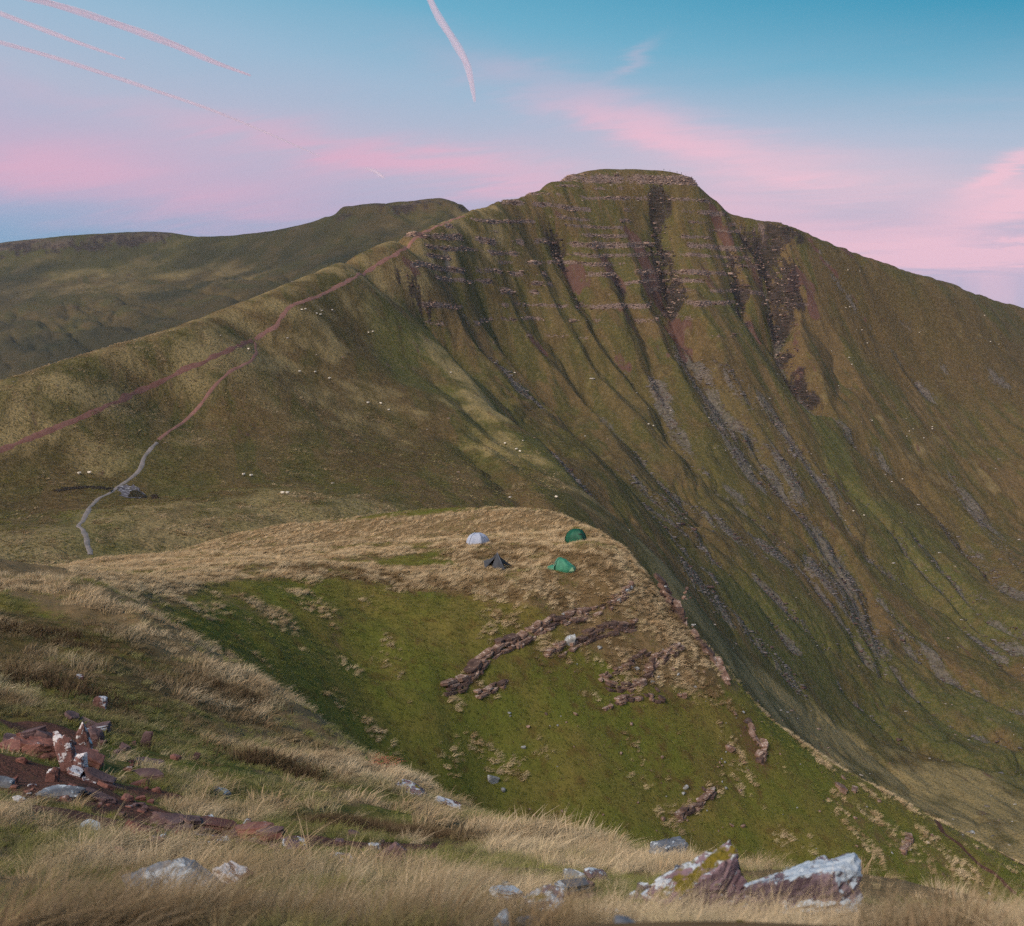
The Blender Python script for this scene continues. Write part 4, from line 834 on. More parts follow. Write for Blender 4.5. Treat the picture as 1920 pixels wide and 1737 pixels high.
outcrop('narrow pink outcrop among grass towards the right foot of the spur', [(1692, 1605), (1700, 1590), (1705, 1575)], 9, 12, ('far',), 12)
BK = dict(on_s=on_f, group='broken ledges of the near bank')
outcrop('stack of red beds under the bare earth of the near bank', [(0, 1398), (50, 1406), (100, 1418), (150, 1440)], 26, 21, ('red', 'purple', 'white'), 40, **BK)
outcrop('white and red ledge falling beside the tall flaked rock', [(120, 1452), (150, 1462), (180, 1470), (205, 1478)], 18, 22, ('white', 'red', 'purple'), 30, **BK)
outcrop('dark ledge above the upright white-edged slab', [(120, 1352), (150, 1362), (178, 1378)], 12, 23, ('purple', 'white', 'purple'), 24, **BK)
outcrop('low red ledge edging the worn path', [(300, 1560), (370, 1566), (440, 1574), (500, 1584)], 22, 24, ('red', 'purple', 'lichen'), 44, **BK)
outcrop('grey layered ledge among the near blond grass at lower middle', [(930, 1716), (1000, 1704), (1070, 1690)], 34, 25, ('lichen', 'grey', 'purple'), 60, **BK)
outcrop('lichened ledge running between the two big near rocks', [(1230, 1716), (1300, 1716), (1400, 1722)], 36, 26, ('crusted', 'lichen', 'mossy'), 70, **BK)
o = put_rock('boulder', 1068, 1201, 24, 24, 'far_grey', (0, 8, 20), 0.8, on_s, 3, 0.2, 77); tag(o, 'single grey boulder sitting above the second outcrop band', 'boulder')
o = put_rock('boulder', 925, 1462, 26, 18, 'far_grey', (0, 22, 20), 0.6, on_s, 3, 0.2, 78); tag(o, 'pale broken boulder alone on the dark green slope', 'boulder')
o = put_rock('boulder', 1367, 1404, 20, 15, 'far', (0, 12, 0), 0.7, on_s, 3, 0.2, 79); tag(o, 'pink boulder on the brown rocky part of the spur slope', 'boulder')
o = put_rock('boulder', 1281, 1305, 13, 14, 'far', (0, 12, 0), 0.7, on_s, 3, 0.2, 80); tag(o, 'squarish red boulder beside the end of the crooked ledge', 'boulder')
# loose stones
rg = random.Random(5)
stone_me = [rock_mesh('stone', 1, 0.75, 0.55, 300 + k, 2, 0.7, 0.06, [RM[('far', 'far_grey', 'far_dark', 'far')[k % 4]]]) for k in range(8)]
ZN = [((1180, 1230, 1330, 1330), 34), ((1240, 1100, 1300, 1240), 26), ((1340, 1330, 1470, 1460), 30), ((1230, 1460, 1400, 1560), 22), ((950, 1310, 1250, 1420), 20), ((1000, 1130, 1230, 1260), 16), ((880, 1400, 1250, 1560), 16), ((1450, 1420, 1700, 1620), 26), ((1700, 1560, 1900, 1690), 14)]
for (u0, v0, u1, v1), n in ZN:
    for k in range(n):
        u, v = rg.uniform(u0, u1), rg.uniform(v0, v1); p = on_s(u, v); s = rg.choice((0.12, 0.16, 0.2, 0.25, 0.32, 0.48)) * rg.uniform(0.8, 1.3)
        if math.hypot(p[0], p[1]) > 122: continue
        o = bpy.data.objects.new('stone', rg.choice(stone_me)); COL.objects.link(o)
        o.location = (p[0], p[1], p[2] + s * 0.03); o.scale = (s, s, s); o.rotation_euler = (R_(rg.uniform(-15, 15)), R_(rg.uniform(-5, 35)), R_(rg.uniform(0, 360)))
        tag(o, 'small loose sandstone chip lying on the grassy spur slope', 'stone', 'loose stones on the spur slope')
# ------------------------------------------------------------------ paths and water on the saddle
def m_at(x, y): return bil(None, None, us, rs, MZ, np.atleast_1d(np.asarray(x, float)), np.atleast_1d(np.asarray(y, float)))
def on_mz(u, v): return march(m_at, u, v, 205, 1450, 900)
def ribbon(name, px, width, mat, lift=0.12, wob=0.25, seed=0, widths=None):
    pts = np.array([on_mz(a, b) for a, b, _ in dens([(a, b, 0) for a, b in px], 8)])[:, :2]
    seg = np.r_[0, np.cumsum(np.hypot(*np.diff(pts, axis=0).T))]; n = int(seg[-1] / 1.1)
    s = np.linspace(0, seg[-1], n); x = np.interp(s, seg, pts[:, 0]); y = np.interp(s, seg, pts[:, 1])
    ker = np.ones(9) / 9; x = np.convolve(np.pad(x, 4, 'edge'), ker, 'valid'); y = np.convolve(np.pad(y, 4, 'edge'), ker, 'valid')
    x = x + 0.5 * vnoise(s / 9, s * 0 + 1, seed + 3); y = y + 0.5 * vnoise(s / 9, s * 0 + 7, seed + 4)
    tx, ty = np.gradient(x), np.gradient(y); L = np.hypot(tx, ty) + 1e-9; nx, ny = -ty / L, tx / L
    wd = width * (1 + wob * vnoise(s / 5, s * 0, seed) + 0.5 * wob * vnoise(s / 1.7, s * 0 + 3, seed))
    if widths is not None: wd = wd * np.interp(s / s[-1], np.linspace(0, 1, len(widths)), widths)
    off = np.array([-1, -0.6, -0.2, 0.2, 0.6, 1.0]) * 0.5
    X = x[None] + nx[None] * off[:, None] * wd[None]; Y = y[None] + ny[None] * off[:, None] * wd[None]
    Z = m_at(X.ravel(), Y.ravel()).reshape(X.shape); Z = Z + lift * (1 - (np.abs(off[:, None]) * 2) ** 4) - 0.05
    o = grid_mesh(name, X, Y, Z, {}, mat); return tag(o, kind='structure')
def earth_mat(name, a, b, c2, sc):
    m, h, out = new_mat(name); co = h.node('ShaderNodeNewGeometry').outputs['Position']
    n1 = h.noise(co, 0.25 * sc, 4, 0.6); n2 = h.noise(co, 1.6 * sc, 3, 0.7)
    c = h.mix(h.ss(n1, 0.35, 0.65), a, b); c = h.mix(h.ss(n2, 0.52, 0.7), c, c2)
    bs = h.node('ShaderNodeBsdfPrincipled', Base__Color=c, Roughness=1.0, Normal=h.node('ShaderNodeBump', Strength=0.6, Distance=0.2, Height=n2))
    bs.inputs['Specular IOR Level'].default_value = 0.1
    h.l.new(bs.outputs[0], out.inputs['Surface']); return m
RED_E = earth_mat('red_track_earth', srgb(112, 78, 70), srgb(128, 92, 82), srgb(92, 66, 56), 1.0)
PINK_S = earth_mat('pink_path_stone', srgb(150, 108, 96), srgb(134, 98, 88), srgb(106, 80, 72), 1.0)
GREY_S = earth_mat('grey_path_stone', srgb(142, 132, 128), srgb(124, 118, 114), srgb(100, 94, 92), 1.0)
TRACK = [(-60, 868), (0, 845), (100, 805), (250, 740), (330, 702), (400, 670), (475, 637)]
UP = [(475, 637), (520, 607), (538, 585), (552, 571), (620, 545), (700, 500), (740, 478), (764, 462), (785, 442), (806, 430), (850, 412), (872, 404)]
LOW = [(475, 637), (481, 652), (470, 676), (425, 703), (398, 728), (370, 765), (335, 797), (295, 827)]
LOW2 = [(295, 827), (268, 858), (262, 880), (232, 905), (210, 920), (180, 940), (160, 965), (151, 985), (158, 1005), (164, 1028), (176, 1044)]
ribbon('red_track', TRACK, 2.2, RED_E, seed=1, wob=0.5)
ribbon('summit_path', UP, 2.1, PINK_S, seed=2, wob=0.35, widths=[1, 1, 1, 1.2, 1.5, 1.2])
ribbon('stone_path', LOW, 1.35, PINK_S, seed=3); ribbon('stone_path', LOW2, 1.35, GREY_S, seed=4, lift=0.16)
def pond(name, outline, mat, lift, flat=True):
    c = [on_mz(a, b) for a, b, _ in dens([(a, b, 0) for a, b in outline + outline[:1]], 5)][:-1]
    cx, cy = sum(p[0] for p in c) / len(c), sum(p[1] for p in c) / len(c); n = len(c); rg = random.Random(n); vs, fs = [(cx, cy, 0)], []
    jit = [1 + rg.uniform(-0.18, 0.18) for _ in c]
    for q in (0.25, 0.5, 0.75, 1.0):
        for p, j in zip(c, jit): vs.append((cx + (p[0] - cx) * q * j, cy + (p[1] - cy) * q * j, 0))
    for k in range(n):
        fs.append((0, 1 + k, 1 + (k + 1) % n))
        for q in range(3): a0, a1 = 1 + q * n, 1 + (q + 1) * n; fs.append((a0 + k, a1 + k, a1 + (k + 1) % n, a0 + (k + 1) % n))
    xy = np.array(vs); z = m_at(xy[:, 0], xy[:, 1]); z = np.full(len(z), np.percentile(z, 40)) + lift if flat else z + lift
    me = bpy.data.meshes.new(name); me.from_pydata([(v[0], v[1], float(zz)) for v, zz in zip(vs, z)], [], fs); me.update()
    if me.polygons[0].normal.z < 0: me.flip_normals()
    me.materials.append(mat); o = bpy.data.objects.new(name, me); COL.objects.link(o); return tag(o, kind='structure')
m_w, h, out = new_mat('peat_water'); nn = h.noise(h.node('ShaderNodeNewGeometry').outputs['Position'], 0.6, 3, 0.6)
bs = h.node('ShaderNodeBsdfPrincipled', Base__Color=(0.01, 0.01, 0.012), Roughness=0.08, Normal=h.node('ShaderNodeBump', Strength=0.25, Distance=0.1, Height=nn)); bs.inputs['IOR'].default_value = 1.33
bs.inputs['Specular IOR Level'].default_value = 0.8
h.l.new(bs.outputs[0], out.inputs['Surface'])
m_g = earth_mat('wet_gravel', srgb(64, 60, 64), srgb(100, 96, 102), srgb(206, 204, 210), 0.6)
m_p = earth_mat('wet_peat', srgb(38, 34, 32), srgb(52, 46, 40), srgb(66, 54, 44), 1.0)
pond('wet_gravel', [(222, 914), (250, 912), (262, 920), (272, 930), (266, 935), (232, 934), (225, 926)], m_g, 0.12, False)
pond('pool_water', [(230, 923), (250, 919), (264, 926), (271, 934), (244, 935)], m_w, 0.3)
pond('pool_water', [(283, 934), (292, 933), (298, 936), (288, 938)], m_w, 0.25)
pond('pool_water', [(203, 921), (209, 917), (212, 919), (207, 924)], m_w, 0.25)
pond('wet_peat', [(120, 914), (165, 911), (205, 915), (204, 919), (160, 915), (125, 919)], m_p, 0.08, False)
pond('wet_peat', [(100, 920), (128, 916), (134, 918), (108, 923)], m_p, 0.08, False)

# ------------------------------------------------------------------ rubble of the cliffs and the scree
def block_mesh(name, pts, size, seed, mats, flat=0.6):
    rg = np.random.default_rng(seed); n = len(pts)
    base = np.array([(-1, -1, -1), (1, -1, -1), (1, 1, -1), (-1, 1, -1), (-1, -1, 1), (1, -1, 1), (1, 1, 1), (-1, 1, 1)], float) * 0.5
    s = size * rg.lognormal(0, 0.45, n)[:, None] * np.c_[rg.uniform(0.8, 3.4, n), rg.uniform(0.7, 1.1, n), rg.uniform(0.6, 1.2, n) * flat]
    a = rg.uniform(-0.6, 0.6, n); ca, sa = np.cos(a), np.sin(a)
    v = base[None] * s[:, None] * (1 + rg.uniform(-0.28, 0.28, (n, 8, 3)))
    x = v[..., 0] * ca[:, None] - v[..., 1] * sa[:, None]; y = v[..., 0] * sa[:, None] + v[..., 1] * ca[:, None]
    V = np.stack([x, y, v[..., 2]], -1) + pts[:, None]
    q = np.array([(0, 3, 2, 1), (4, 5, 6, 7), (0, 1, 5, 4), (1, 2, 6, 5), (2, 3, 7, 6), (3, 0, 4, 7)])
    F = (q[None] + np.arange(n)[:, None, None] * 8).reshape(-1, 4).astype(np.int32)
    me = bpy.data.meshes.new(name); me.vertices.add(n * 8); me.vertices.foreach_set('co', V.reshape(-1).astype(np.float32))
    me.loops.add(F.size); me.loops.foreach_set('vertex_index', F.ravel()); me.polygons.add(len(F))
    me.polygons.foreach_set('loop_start', np.arange(0, F.size, 4, dtype=np.int32)); me.polygons.foreach_set('loop_total', np.full(len(F), 4, np.int32))
    me.polygons.foreach_set('material_index', np.repeat(rg.integers(0, len(mats), n), 6).astype(np.int32))
    me.update(calc_edges=True)
    for m in mats: me.materials.append(m)
    o = bpy.data.objects.new(name, me); COL.objects.link(o); return o
def flat_mat(name, c, c2):
    m, h, out = new_mat(name); n = h.noise(h.node('ShaderNodeNewGeometry').outputs['Position'], 0.8, 3, 0.7)
    bs = h.node('ShaderNodeBsdfPrincipled', Base__Color=h.mix(h.ss(n, 0.35, 0.65), c, c2), Roughness=1.0); bs.inputs['Specular IOR Level'].default_value = 0.1
    h.l.new(bs.outputs[0], out.inputs['Surface']); return m
B1, B2, B3 = flat_mat('crag_pale', srgb(172, 150, 136), srgb(122, 100, 90)), flat_mat('crag_brown', srgb(110, 88, 80), srgb(80, 64, 60)), flat_mat('scree_grey', srgb(132, 124, 120), srgb(96, 90, 88))
B4 = flat_mat('stone_white', srgb(206, 198, 190), srgb(170, 160, 152))
def sample_mask(w_, n, seed):
    rg = np.random.default_rng(seed); w1 = (w_ / w_.sum()).ravel(); i = rg.choice(w1.size, n, p=w1)
    return np.c_[MX.ravel()[i] + rg.uniform(-0.6, 0.6, n), MY.ravel()[i] + rg.uniform(-0.6, 0.6, n), MZ.ravel()[i]]
cl_n = sst(M_attr['n_mid'] * 0.5 + M_attr['n_st2'] * 0.5, 0.40, 0.62)
o = block_mesh('crag_blocks', sample_mask(np.where((rock > 0.3) & (MZ < 91), rock ** 3 * (0.2 + cl_n), 0), 8500, 1), 0.55, 2, [B1, B1, B2], 0.62); tag(o, 'pale broken sandstone blocks lining the cliff beds of the mountain', 'rocks', kind='stuff')
o = block_mesh('scree_stones', sample_mask(np.where(scree > 0.3, scree * M_attr['n_str'] ** 2 * M_attr['n_mid'], 0), 11000, 3), 0.45, 4, [B3, B3, B2], 0.6); tag(o, 'grey scree stones filling the gully fans of the mountain', 'scree', kind='stuff')
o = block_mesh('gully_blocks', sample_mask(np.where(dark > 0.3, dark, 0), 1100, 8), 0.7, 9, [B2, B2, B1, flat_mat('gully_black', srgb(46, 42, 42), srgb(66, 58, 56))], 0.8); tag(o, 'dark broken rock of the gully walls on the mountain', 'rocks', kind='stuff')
o = block_mesh('scattered_boulders', sample_mask(np.where((MY > 330) & (RR_M < 1050), 0.2 + 0.8 * (MX > 40), 0) * RR_M, 900, 5), 0.4, 6, [B4, B3, B1], 0.7); tag(o, 'pale boulders dotted over the mountain grass', 'rocks', kind='stuff')

# ------------------------------------------------------------------ tents
def fabric(name, c, c2=None, tr=0.25):
    m, h, out = new_mat(name); n = h.noise(h.node('ShaderNodeTexCoord').outputs['Object'], 2.5, 4, 0.6)
    c2 = c2 or tuple(x * 0.82 for x in c); cc = h.mix(h.ss(n, 0.35, 0.65), c, c2)
    bs = h.node('ShaderNodeBsdfPrincipled', Base__Color=cc, Roughness=0.62, Normal=h.node('ShaderNodeBump', Strength=0.35, Distance=0.05, Height=n)); t = h.node('ShaderNodeBsdfTranslucent', Color=cc)
    mx = h.node('ShaderNodeMixShader', _0=tr, _1=bs, _2=t); h.l.new(mx.outputs[0], out.inputs['Surface']); return m
def poly_obj(name, verts, faces, mat, parent, smooth=True, solid=0.012):
    me = bpy.data.meshes.new(name); me.from_pydata(verts, [], faces); me.update(); me.materials.append(mat)
    if smooth: me.polygons.foreach_set('use_smooth', np.ones(len(faces), bool))
    o = bpy.data.objects.new(name, me); COL.objects.link(o); o.parent = parent
    if solid:
        md = o.modifiers.new('thickness', 'SOLIDIFY'); md.thickness = solid
    return o
def tube(name, pts, rad, mat, parent, n=6):
    vs, fs = [], []
    pts = [Vector(p) for p in pts]
    for i, p in enumerate(pts):
        d = (pts[min(i + 1, len(pts) - 1)] - pts[max(i - 1, 0)]).normalized(); a = d.orthogonal().normalized(); b = d.cross(a)
        for k in range(n): vs.append(tuple(p + rad * (math.cos(2 * math.pi * k / n) * a + math.sin(2 * math.pi * k / n) * b)))
    for i in range(len(pts) - 1):
        for k in range(n): fs.append((i * n + k, i * n + (k + 1) % n, (i + 1) * n + (k + 1) % n, (i + 1) * n + k))
    fs += [tuple(range(n))[::-1], tuple(range((len(pts) - 1) * n, len(pts) * n))]
    return poly_obj(name, vs, fs, mat, parent, True, 0)
def tent_root(u, v, label, yaw=0):
    p = on_s(u, v); o = bpy.data.objects.new('tent', None); COL.objects.link(o); o.location = p; o.rotation_euler = (0, 0, R_(yaw)); o.empty_display_size = 0.5
    KEEP_TENT.append((p[0], p[1])); return tag(o, label, 'tent', 'tents pitched on the spur')
KEEP_TENT = []
def dome_pts(foot, peak, H, bow, t):
    """place on a pole running from ground corner to peak, bowed outwards"""
    x = foot[0] + (peak[0] - foot[0]) * (1 - math.cos(t * math.pi / 2)) ** bow; y = foot[1] + (peak[1] - foot[1]) * (1 - math.cos(t * math.pi / 2)) ** bow
    return (x, y, H * math.sin(t * math.pi / 2))
def dome(root, feet, peaks, H, mat, bow=0.9, sag=0.10, rows=9, per=5, ground=0.02, pole_mat=None):
    """fabric stretched over bowed poles from the ground corners to the peak"""
    n = len(feet); cols = []; idx_pole = []
    for i in range(n):
        f0, f1, k0, k1 = feet[i], feet[(i + 1) % n], peaks[i], peaks[(i + 1) % n]
        for j in range(per):
            a = j / per; e = 1 - sag * 4 * a * (1 - a)
            col = []
            for q in range(rows + 1):
                t = q / rows; A = dome_pts(f0, k0, H[i], bow, t); B = dome_pts(f1, k1, H[(i + 1) % n], bow, t)
                w_ = 1 - (1 - e) * math.sin(t * math.pi) ** 0.7 if q else 1.0
                cx, cy = (k0[0] + k1[0]) / 2, (k0[1] + k1[1]) / 2
                x, y, z = (A[0] * (1 - a) + B[0] * a), (A[1] * (1 - a) + B[1] * a), (A[2] * (1 - a) + B[2] * a)
                col.append((cx + (x - cx) * w_, cy + (y - cy) * w_, z * (0.5 + 0.5 * w_) + ground - (0.25 if q == 0 else 0)))
            cols.append(col)
    vs = [p for c in cols for p in c]; R1 = rows + 1; m = len(cols); fs = []
    for c in range(m):
        for q in range(rows): fs.append((c * R1 + q, ((c + 1) % m) * R1 + q, ((c + 1) % m) * R1 + q + 1, c * R1 + q + 1))
    fs.append(tuple(c * R1 + rows for c in range(m)))
    return poly_obj('flysheet', vs, fs, mat, root)
def pole_line(feet, peak, H, bow, n=10, out=0.015):
    return [tuple(c * (1 + out) if k < 2 else c + out for k, c in enumerate(dome_pts(feet, peak, H, bow, q / n))) for q in range(n + 1)]
WHITE_F, SEAM_W = fabric('pale_tent_fabric', srgb(196, 204, 222), srgb(182, 192, 214)), fabric('pale_tent_seam', srgb(150, 160, 182))
GRN_F, GRN_S = fabric('dark_green_fabric', srgb(18, 104, 76), srgb(12, 84, 62)), fabric('dark_green_seam', srgb(8, 52, 40))
LG_F, LG_S, LG_P = fabric('sea_green_fabric', srgb(78, 158, 126), srgb(62, 136, 108)), fabric('sea_green_seam', srgb(40, 98, 78)), fabric('pale_green_vent', srgb(150, 190, 150))
BLK_F, BLK_S = fabric('charcoal_fabric', srgb(52, 58, 68), srgb(40, 44, 52), 0.06), fabric('charcoal_seam', srgb(92, 100, 114), None, 0.0)
BLK_I = fabric('dark_lining', srgb(22, 22, 24), None, 0.0)
CORD = fabric('guy_cord', srgb(170, 172, 160), None, 0.0)
def guys(root, ends, mat=CORD):
    for a, b in ends: tube('guy_line', [a, b], 0.012, mat, root, 4)
# pale dome tent
t = tent_root(896, 1020, 'pale blue-white dome tent on blond grass of the plateau', 6)
ft = [(-1.22, 0.1), (-0.95, -0.85), (0.35, -0.95), (1.25, -0.05), (0.75, 0.95), (-0.7, 0.95)]; pk = [(-0.32, 0), (-0.30, -0.06), (0.12, -0.08), (0.16, 0), (0.1, 0.06), (-0.28, 0.06)]; Hs = [1.15] * 6
fl = dome(t, ft, pk, Hs, WHITE_F, 0.95, 0.05)
for i in (1, 2, 4, 5): tube('pole_sleeve', pole_line(ft[i], pk[i], 1.16, 0.95), 0.022, SEAM_W, t)
def arch_on(a, b, k, H, bow, t0, t1, n=8):
    """door outline on the panel between two poles"""
    pts = []
    for q in range(n + 1):
        s = q / n; aa = a[0] + (b[0] - a[0]) * s, a[1] + (b[1] - a[1]) * s
        x, y, z = dome_pts(aa, k, H, bow, t0 + (t1 - t0) * math.sin(s * math.pi)); pts.append((x * 1.02, y * 1.02, z + 0.03))
    return pts
tube('door_zip', arch_on((0.45, -0.9), (1.1, -0.2), (0.14, -0.05), 1.15, 0.95, 0.03, 0.52), 0.018, SEAM_W, fl)
x, y, z = dome_pts((0.55, -0.78), (0.14, -0.05), 1.15, 0.95, 0.5); poly_obj('emblem', [(x - 0.11, y - 0.05, z - 0.03), (x + 0.09, y - 0.03, z - 0.05), (x, y + 0.0, z + 0.10)], [(0, 1, 2)], fabric('grey_print', srgb(110, 120, 140)), fl, False, 0.004)
# dark green dome tent
t = tent_root(1079, 1017, 'dark green domed tent close to the far edge of the plateau', -8)
ft = [(-1.1, 0.25), (-0.55, -0.75), (0.85, -0.85), (1.12, 0.1), (0.7, 0.8), (-0.4, 0.85)]; pk = [(0.0, 0.05), (0.02, -0.06), (0.28, -0.06), (0.32, 0.02), (0.25, 0.1), (0.04, 0.1)]; Hs = [1.38] * 6
fl = dome(t, ft, pk, Hs, GRN_F, 1.05, 0.04)
for i in (0, 2, 3): tube('pole_sleeve', pole_line(ft[i], pk[i], 1.39, 1.05), 0.024, GRN_S, t)
tube('door_zip', arch_on((0.2, -0.82), (1.0, -0.4), (0.28, -0.05), 1.38, 1.05, 0.03, 0.60), 0.02, GRN_S, fl)
x, y, z = dome_pts((0.62, -0.85), (0.28, -0.05), 1.38, 1.05, 0.52); poly_obj('vent', [(x - 0.16, y - 0.09, z - 0.03), (x + 0.16, y - 0.05, z - 0.03), (x + 0.13, y - 0.03, z + 0.08), (x - 0.13, y - 0.06, z + 0.08)], [(0, 1, 2, 3)], BLK_I, fl, False, 0.02)
guys(t, [((-0.9, 0.2, 0.45), (-1.75, 0.45, 0.0)), ((1.0, 0.0, 0.5), (1.7, -0.1, 0.0))])
# sea green tunnel tent
t = tent_root(1056, 1068, 'light sea-green low tunnel tent with a pale end vent', -14)
ft = [(-0.95, 0.35), (-0.62, -0.7), (0.55, -0.62), (1.12, -0.42), (1.2, 0.2), (0.45, 0.75), (-0.55, 0.8)]; pk = [(-0.28, 0.05), (-0.25, -0.04), (-0.1, -0.05), (0.62, -0.05), (0.7, 0.03), (0.0, 0.08), (-0.2, 0.08)]; Hs = [1.12, 1.12, 1.02, 0.46, 0.46, 0.98, 1.1]
fl = dome(t, ft, pk, Hs, LG_F, 0.95, 0.04)
tube('pole_sleeve', pole_line(ft[1], pk[1], 1.13, 0.95), 0.024, LG_S, t); tube('pole_sleeve', pole_line(ft[6], pk[6], 1.12, 0.95), 0.024, LG_S, t); tube('pole_sleeve', pole_line(ft[3], pk[3], 0.48, 0.95), 0.02, LG_S, t)
poly_obj('end_vent', [(0.66, -0.66, 0.03), (1.12, -0.47, 0.03), (1.2, 0.1, 0.03), (1.03, 0.0, 0.36), (0.94, -0.38, 0.40)], [(0, 1, 4), (1, 2, 3, 4)], LG_P, fl, False, 0.02)
poly_obj('porch_flap', [(-1.45, -0.42, 0.22), (-1.35, -0.1, 0.30), (-0.72, 0.0, 0.46), (-0.78, -0.45, 0.36), (-1.4, -0.45, 0.02), (-0.75, -0.55, 0.02)], [(0, 3, 2, 1), (4, 5, 3, 0)], LG_F, t, False, 0.02)
guys(t, [((-0.5, -0.4, 0.85), (-1.0, -1.0, 0.0)), ((-0.35, 0.0, 1.1), (-1.5, 0.1, 0.0))])
# charcoal shelter
t = tent_root(931, 1064, 'black pointed tarp shelter with its sides pulled open like wings', 0)
pkx = (0.06, 0.0, 1.42)
poly_obj('wing', [pkx, (-0.42, 0.12, 0.86), (-1.22, 0.05, 0.62), (-1.08, -0.48, 0.02), (-0.62, -0.12, 0.34), (-0.2, 0.0, 0.86)], [(0, 1, 2, 3, 4, 5)], BLK_F, t, False, 0.015)
poly_obj('front_panel', [pkx, (-0.34, -0.35, 0.42), (-0.42, -0.5, 0.16), (0.2, -0.66, 0.04), (0.80, -0.72, -0.02), (0.5, -0.4, 0.56)], [(0, 1, 2, 3), (0, 3, 4, 5)], BLK_F, t, False, 0.015)
poly_obj('wing', [pkx, (0.5, -0.38, 0.56), (0.82, -0.2, 0.3), (1.45, 0.1, 0.1), (0.75, 0.1, 0.58), (0.35, 0.05, 0.98)], [(0, 1, 2, 3, 4, 5)], BLK_I, t, False, 0.015)
poly_obj('back_panel', [pkx, (0.75, 0.5, 0.02), (0.0, 0.75, 0.02), (-0.85, 0.45, 0.02)], [(0, 1, 2), (0, 2, 3)], BLK_I, t, False, 0.015)
tube('ridge_seam', [pkx, (0.36, -0.33, 0.74), (0.80, -0.73, 0.0)], 0.035, BLK_S, t); tube('tent_pole', [(0.06, 0.02, -0.1), (0.06, 0.0, 1.46)], 0.02, BLK_S, t)

# ------------------------------------------------------------------ sheep and walkers
def skinned(name, verts, edges, radii, mats, root=0, sub=1):
    me = bpy.data.meshes.new(name); me.from_pydata(verts, edges, []); o = bpy.data.objects.new(name, me); COL.objects.link(o)
    md = o.modifiers.new('skin', 'SKIN'); sv = me.skin_vertices[0].data
    for i, rr in enumerate(radii): sv[i].radius = (rr, rr)
    sv[root].use_root = True
    ss = o.modifiers.new('subsurf', 'SUBSURF'); ss.levels = sub; ss.render_levels = sub
    dg = bpy.context.evaluated_depsgraph_get(); res = bpy.data.meshes.new_from_object(o.evaluated_get(dg)); res.name = name
    bpy.data.objects.remove(o, do_unlink=True)
    for m in mats: res.materials.append(m)
    return res
m_wool, h, out = new_mat('wool'); tc = h.node('ShaderNodeTexCoord').outputs['Object']
sx_, sy_, sz_ = h.node('ShaderNodeSeparateXYZ', _0=tc).outputs
wc = h.mix(h.ss(sz_, 0.30, 0.38), srgb(70, 62, 56), h.mix(h.noise(tc, 9, 3, 0.6), srgb(214, 204, 186), srgb(238, 230, 216))); wc = h.mix(h.ss(sx_, 0.46, 0.52), wc, srgb(150, 138, 124))
bs = h.node('ShaderNodeBsdfPrincipled', Base__Color=wc, Roughness=1.0); h.l.new(bs.outputs[0], out.inputs['Surface'])
sv_ = [(0, 0, 0.56), (-0.34, 0, 0.56), (-0.48, 0, 0.56), (0.32, 0, 0.56), (0.46, 0, 0.68), (0.56, 0, 0.76), (0.70, 0, 0.70), (-0.33, 0.13, 0.36), (-0.35, 0.13, 0.2), (-0.32, 0.13, 0.0), (-0.33, -0.13, 0.36), (-0.35, -0.13, 0.2), (-0.32, -0.13, 0.0), (0.3, 0.13, 0.36), (0.3, 0.13, 0.2), (0.3, 0.13, 0), (0.3, -0.13, 0.36), (0.3, -0.13, 0.2), (0.3, -0.13, 0), (-0.56, 0, 0.44)]
se_ = [(0, 1), (1, 2), (0, 3), (3, 4), (4, 5), (5, 6), (1, 7), (7, 8), (8, 9), (1, 10), (10, 11), (11, 12), (3, 13), (13, 14), (14, 15), (3, 16), (16, 17), (17, 18), (2, 19)]
sr_ = [0.27, 0.26, 0.16, 0.24, 0.13, 0.09, 0.055, 0.07, 0.045, 0.04, 0.07, 0.045, 0.04, 0.07, 0.045, 0.04, 0.07, 0.045, 0.04, 0.04]
sheep_me = skinned('sheep', sv_, se_, sr_, [m_wool])
FLOCK = [('white sheep grazing just below the upper path, under its bend', [(566, 583), (573, 582), (594, 590), (601, 592), (623, 584)]), ('lone white sheep beside the fork where red track and stone path part', [(466, 657)]),
         ('white sheep on the brown slope midway between fork and buttress', [(562, 699), (591, 700), (618, 712)]), ('white sheep in the loose trio on the brown slope lower down', [(690, 758), (714, 759), (729, 771)]), ('white sheep next to the small stony ledge on the buttress', [(691, 626), (699, 624)]),
         ('white sheep of the pair grazing on flat ground right of the pool', [(457, 893), (471, 895)]), ('white sheep of the pair by dark peat left of the stone path', [(149, 891), (168, 890)]), ('white sheep of the pair at the foot of the slope behind the plateau', [(530, 928), (539, 928)]),
         ('white sheep of the trio on the yellow-green flank of the buttress', [(947, 834), (968, 845), (975, 849)]), ('lone white sheep on bright grass just beyond the tents', [(1043, 935)]), ('white sheep on a grassy rib of the gullied face', [(845, 701), (1097, 820), (965, 701)]), ('white sheep of the pair among the lower ribs of the gullied face', [(1216, 797), (1225, 800)]),
         ('white sheep high on the right-hand shoulder of the mountain', [(1590, 508), (1612, 510), (1586, 579), (1593, 577), (1616, 620), (1626, 645), (1559, 660)]), ('white sheep on the dark brown right flank of the mountain', [(1724, 625), (1846, 593), (1857, 642), (1873, 647), (1592, 672), (1597, 685)]),
         ('white sheep scattered on the lower right slope above the scree gully', [(1635, 790), (1705, 810), (1712, 806), (1748, 802), (1732, 823), (1700, 820), (1748, 806)]), ('white sheep grazing low in the fan of streams', [(1672, 905), (1692, 900), (1600, 960), (1620, 968)])]
rg = random.Random(9)
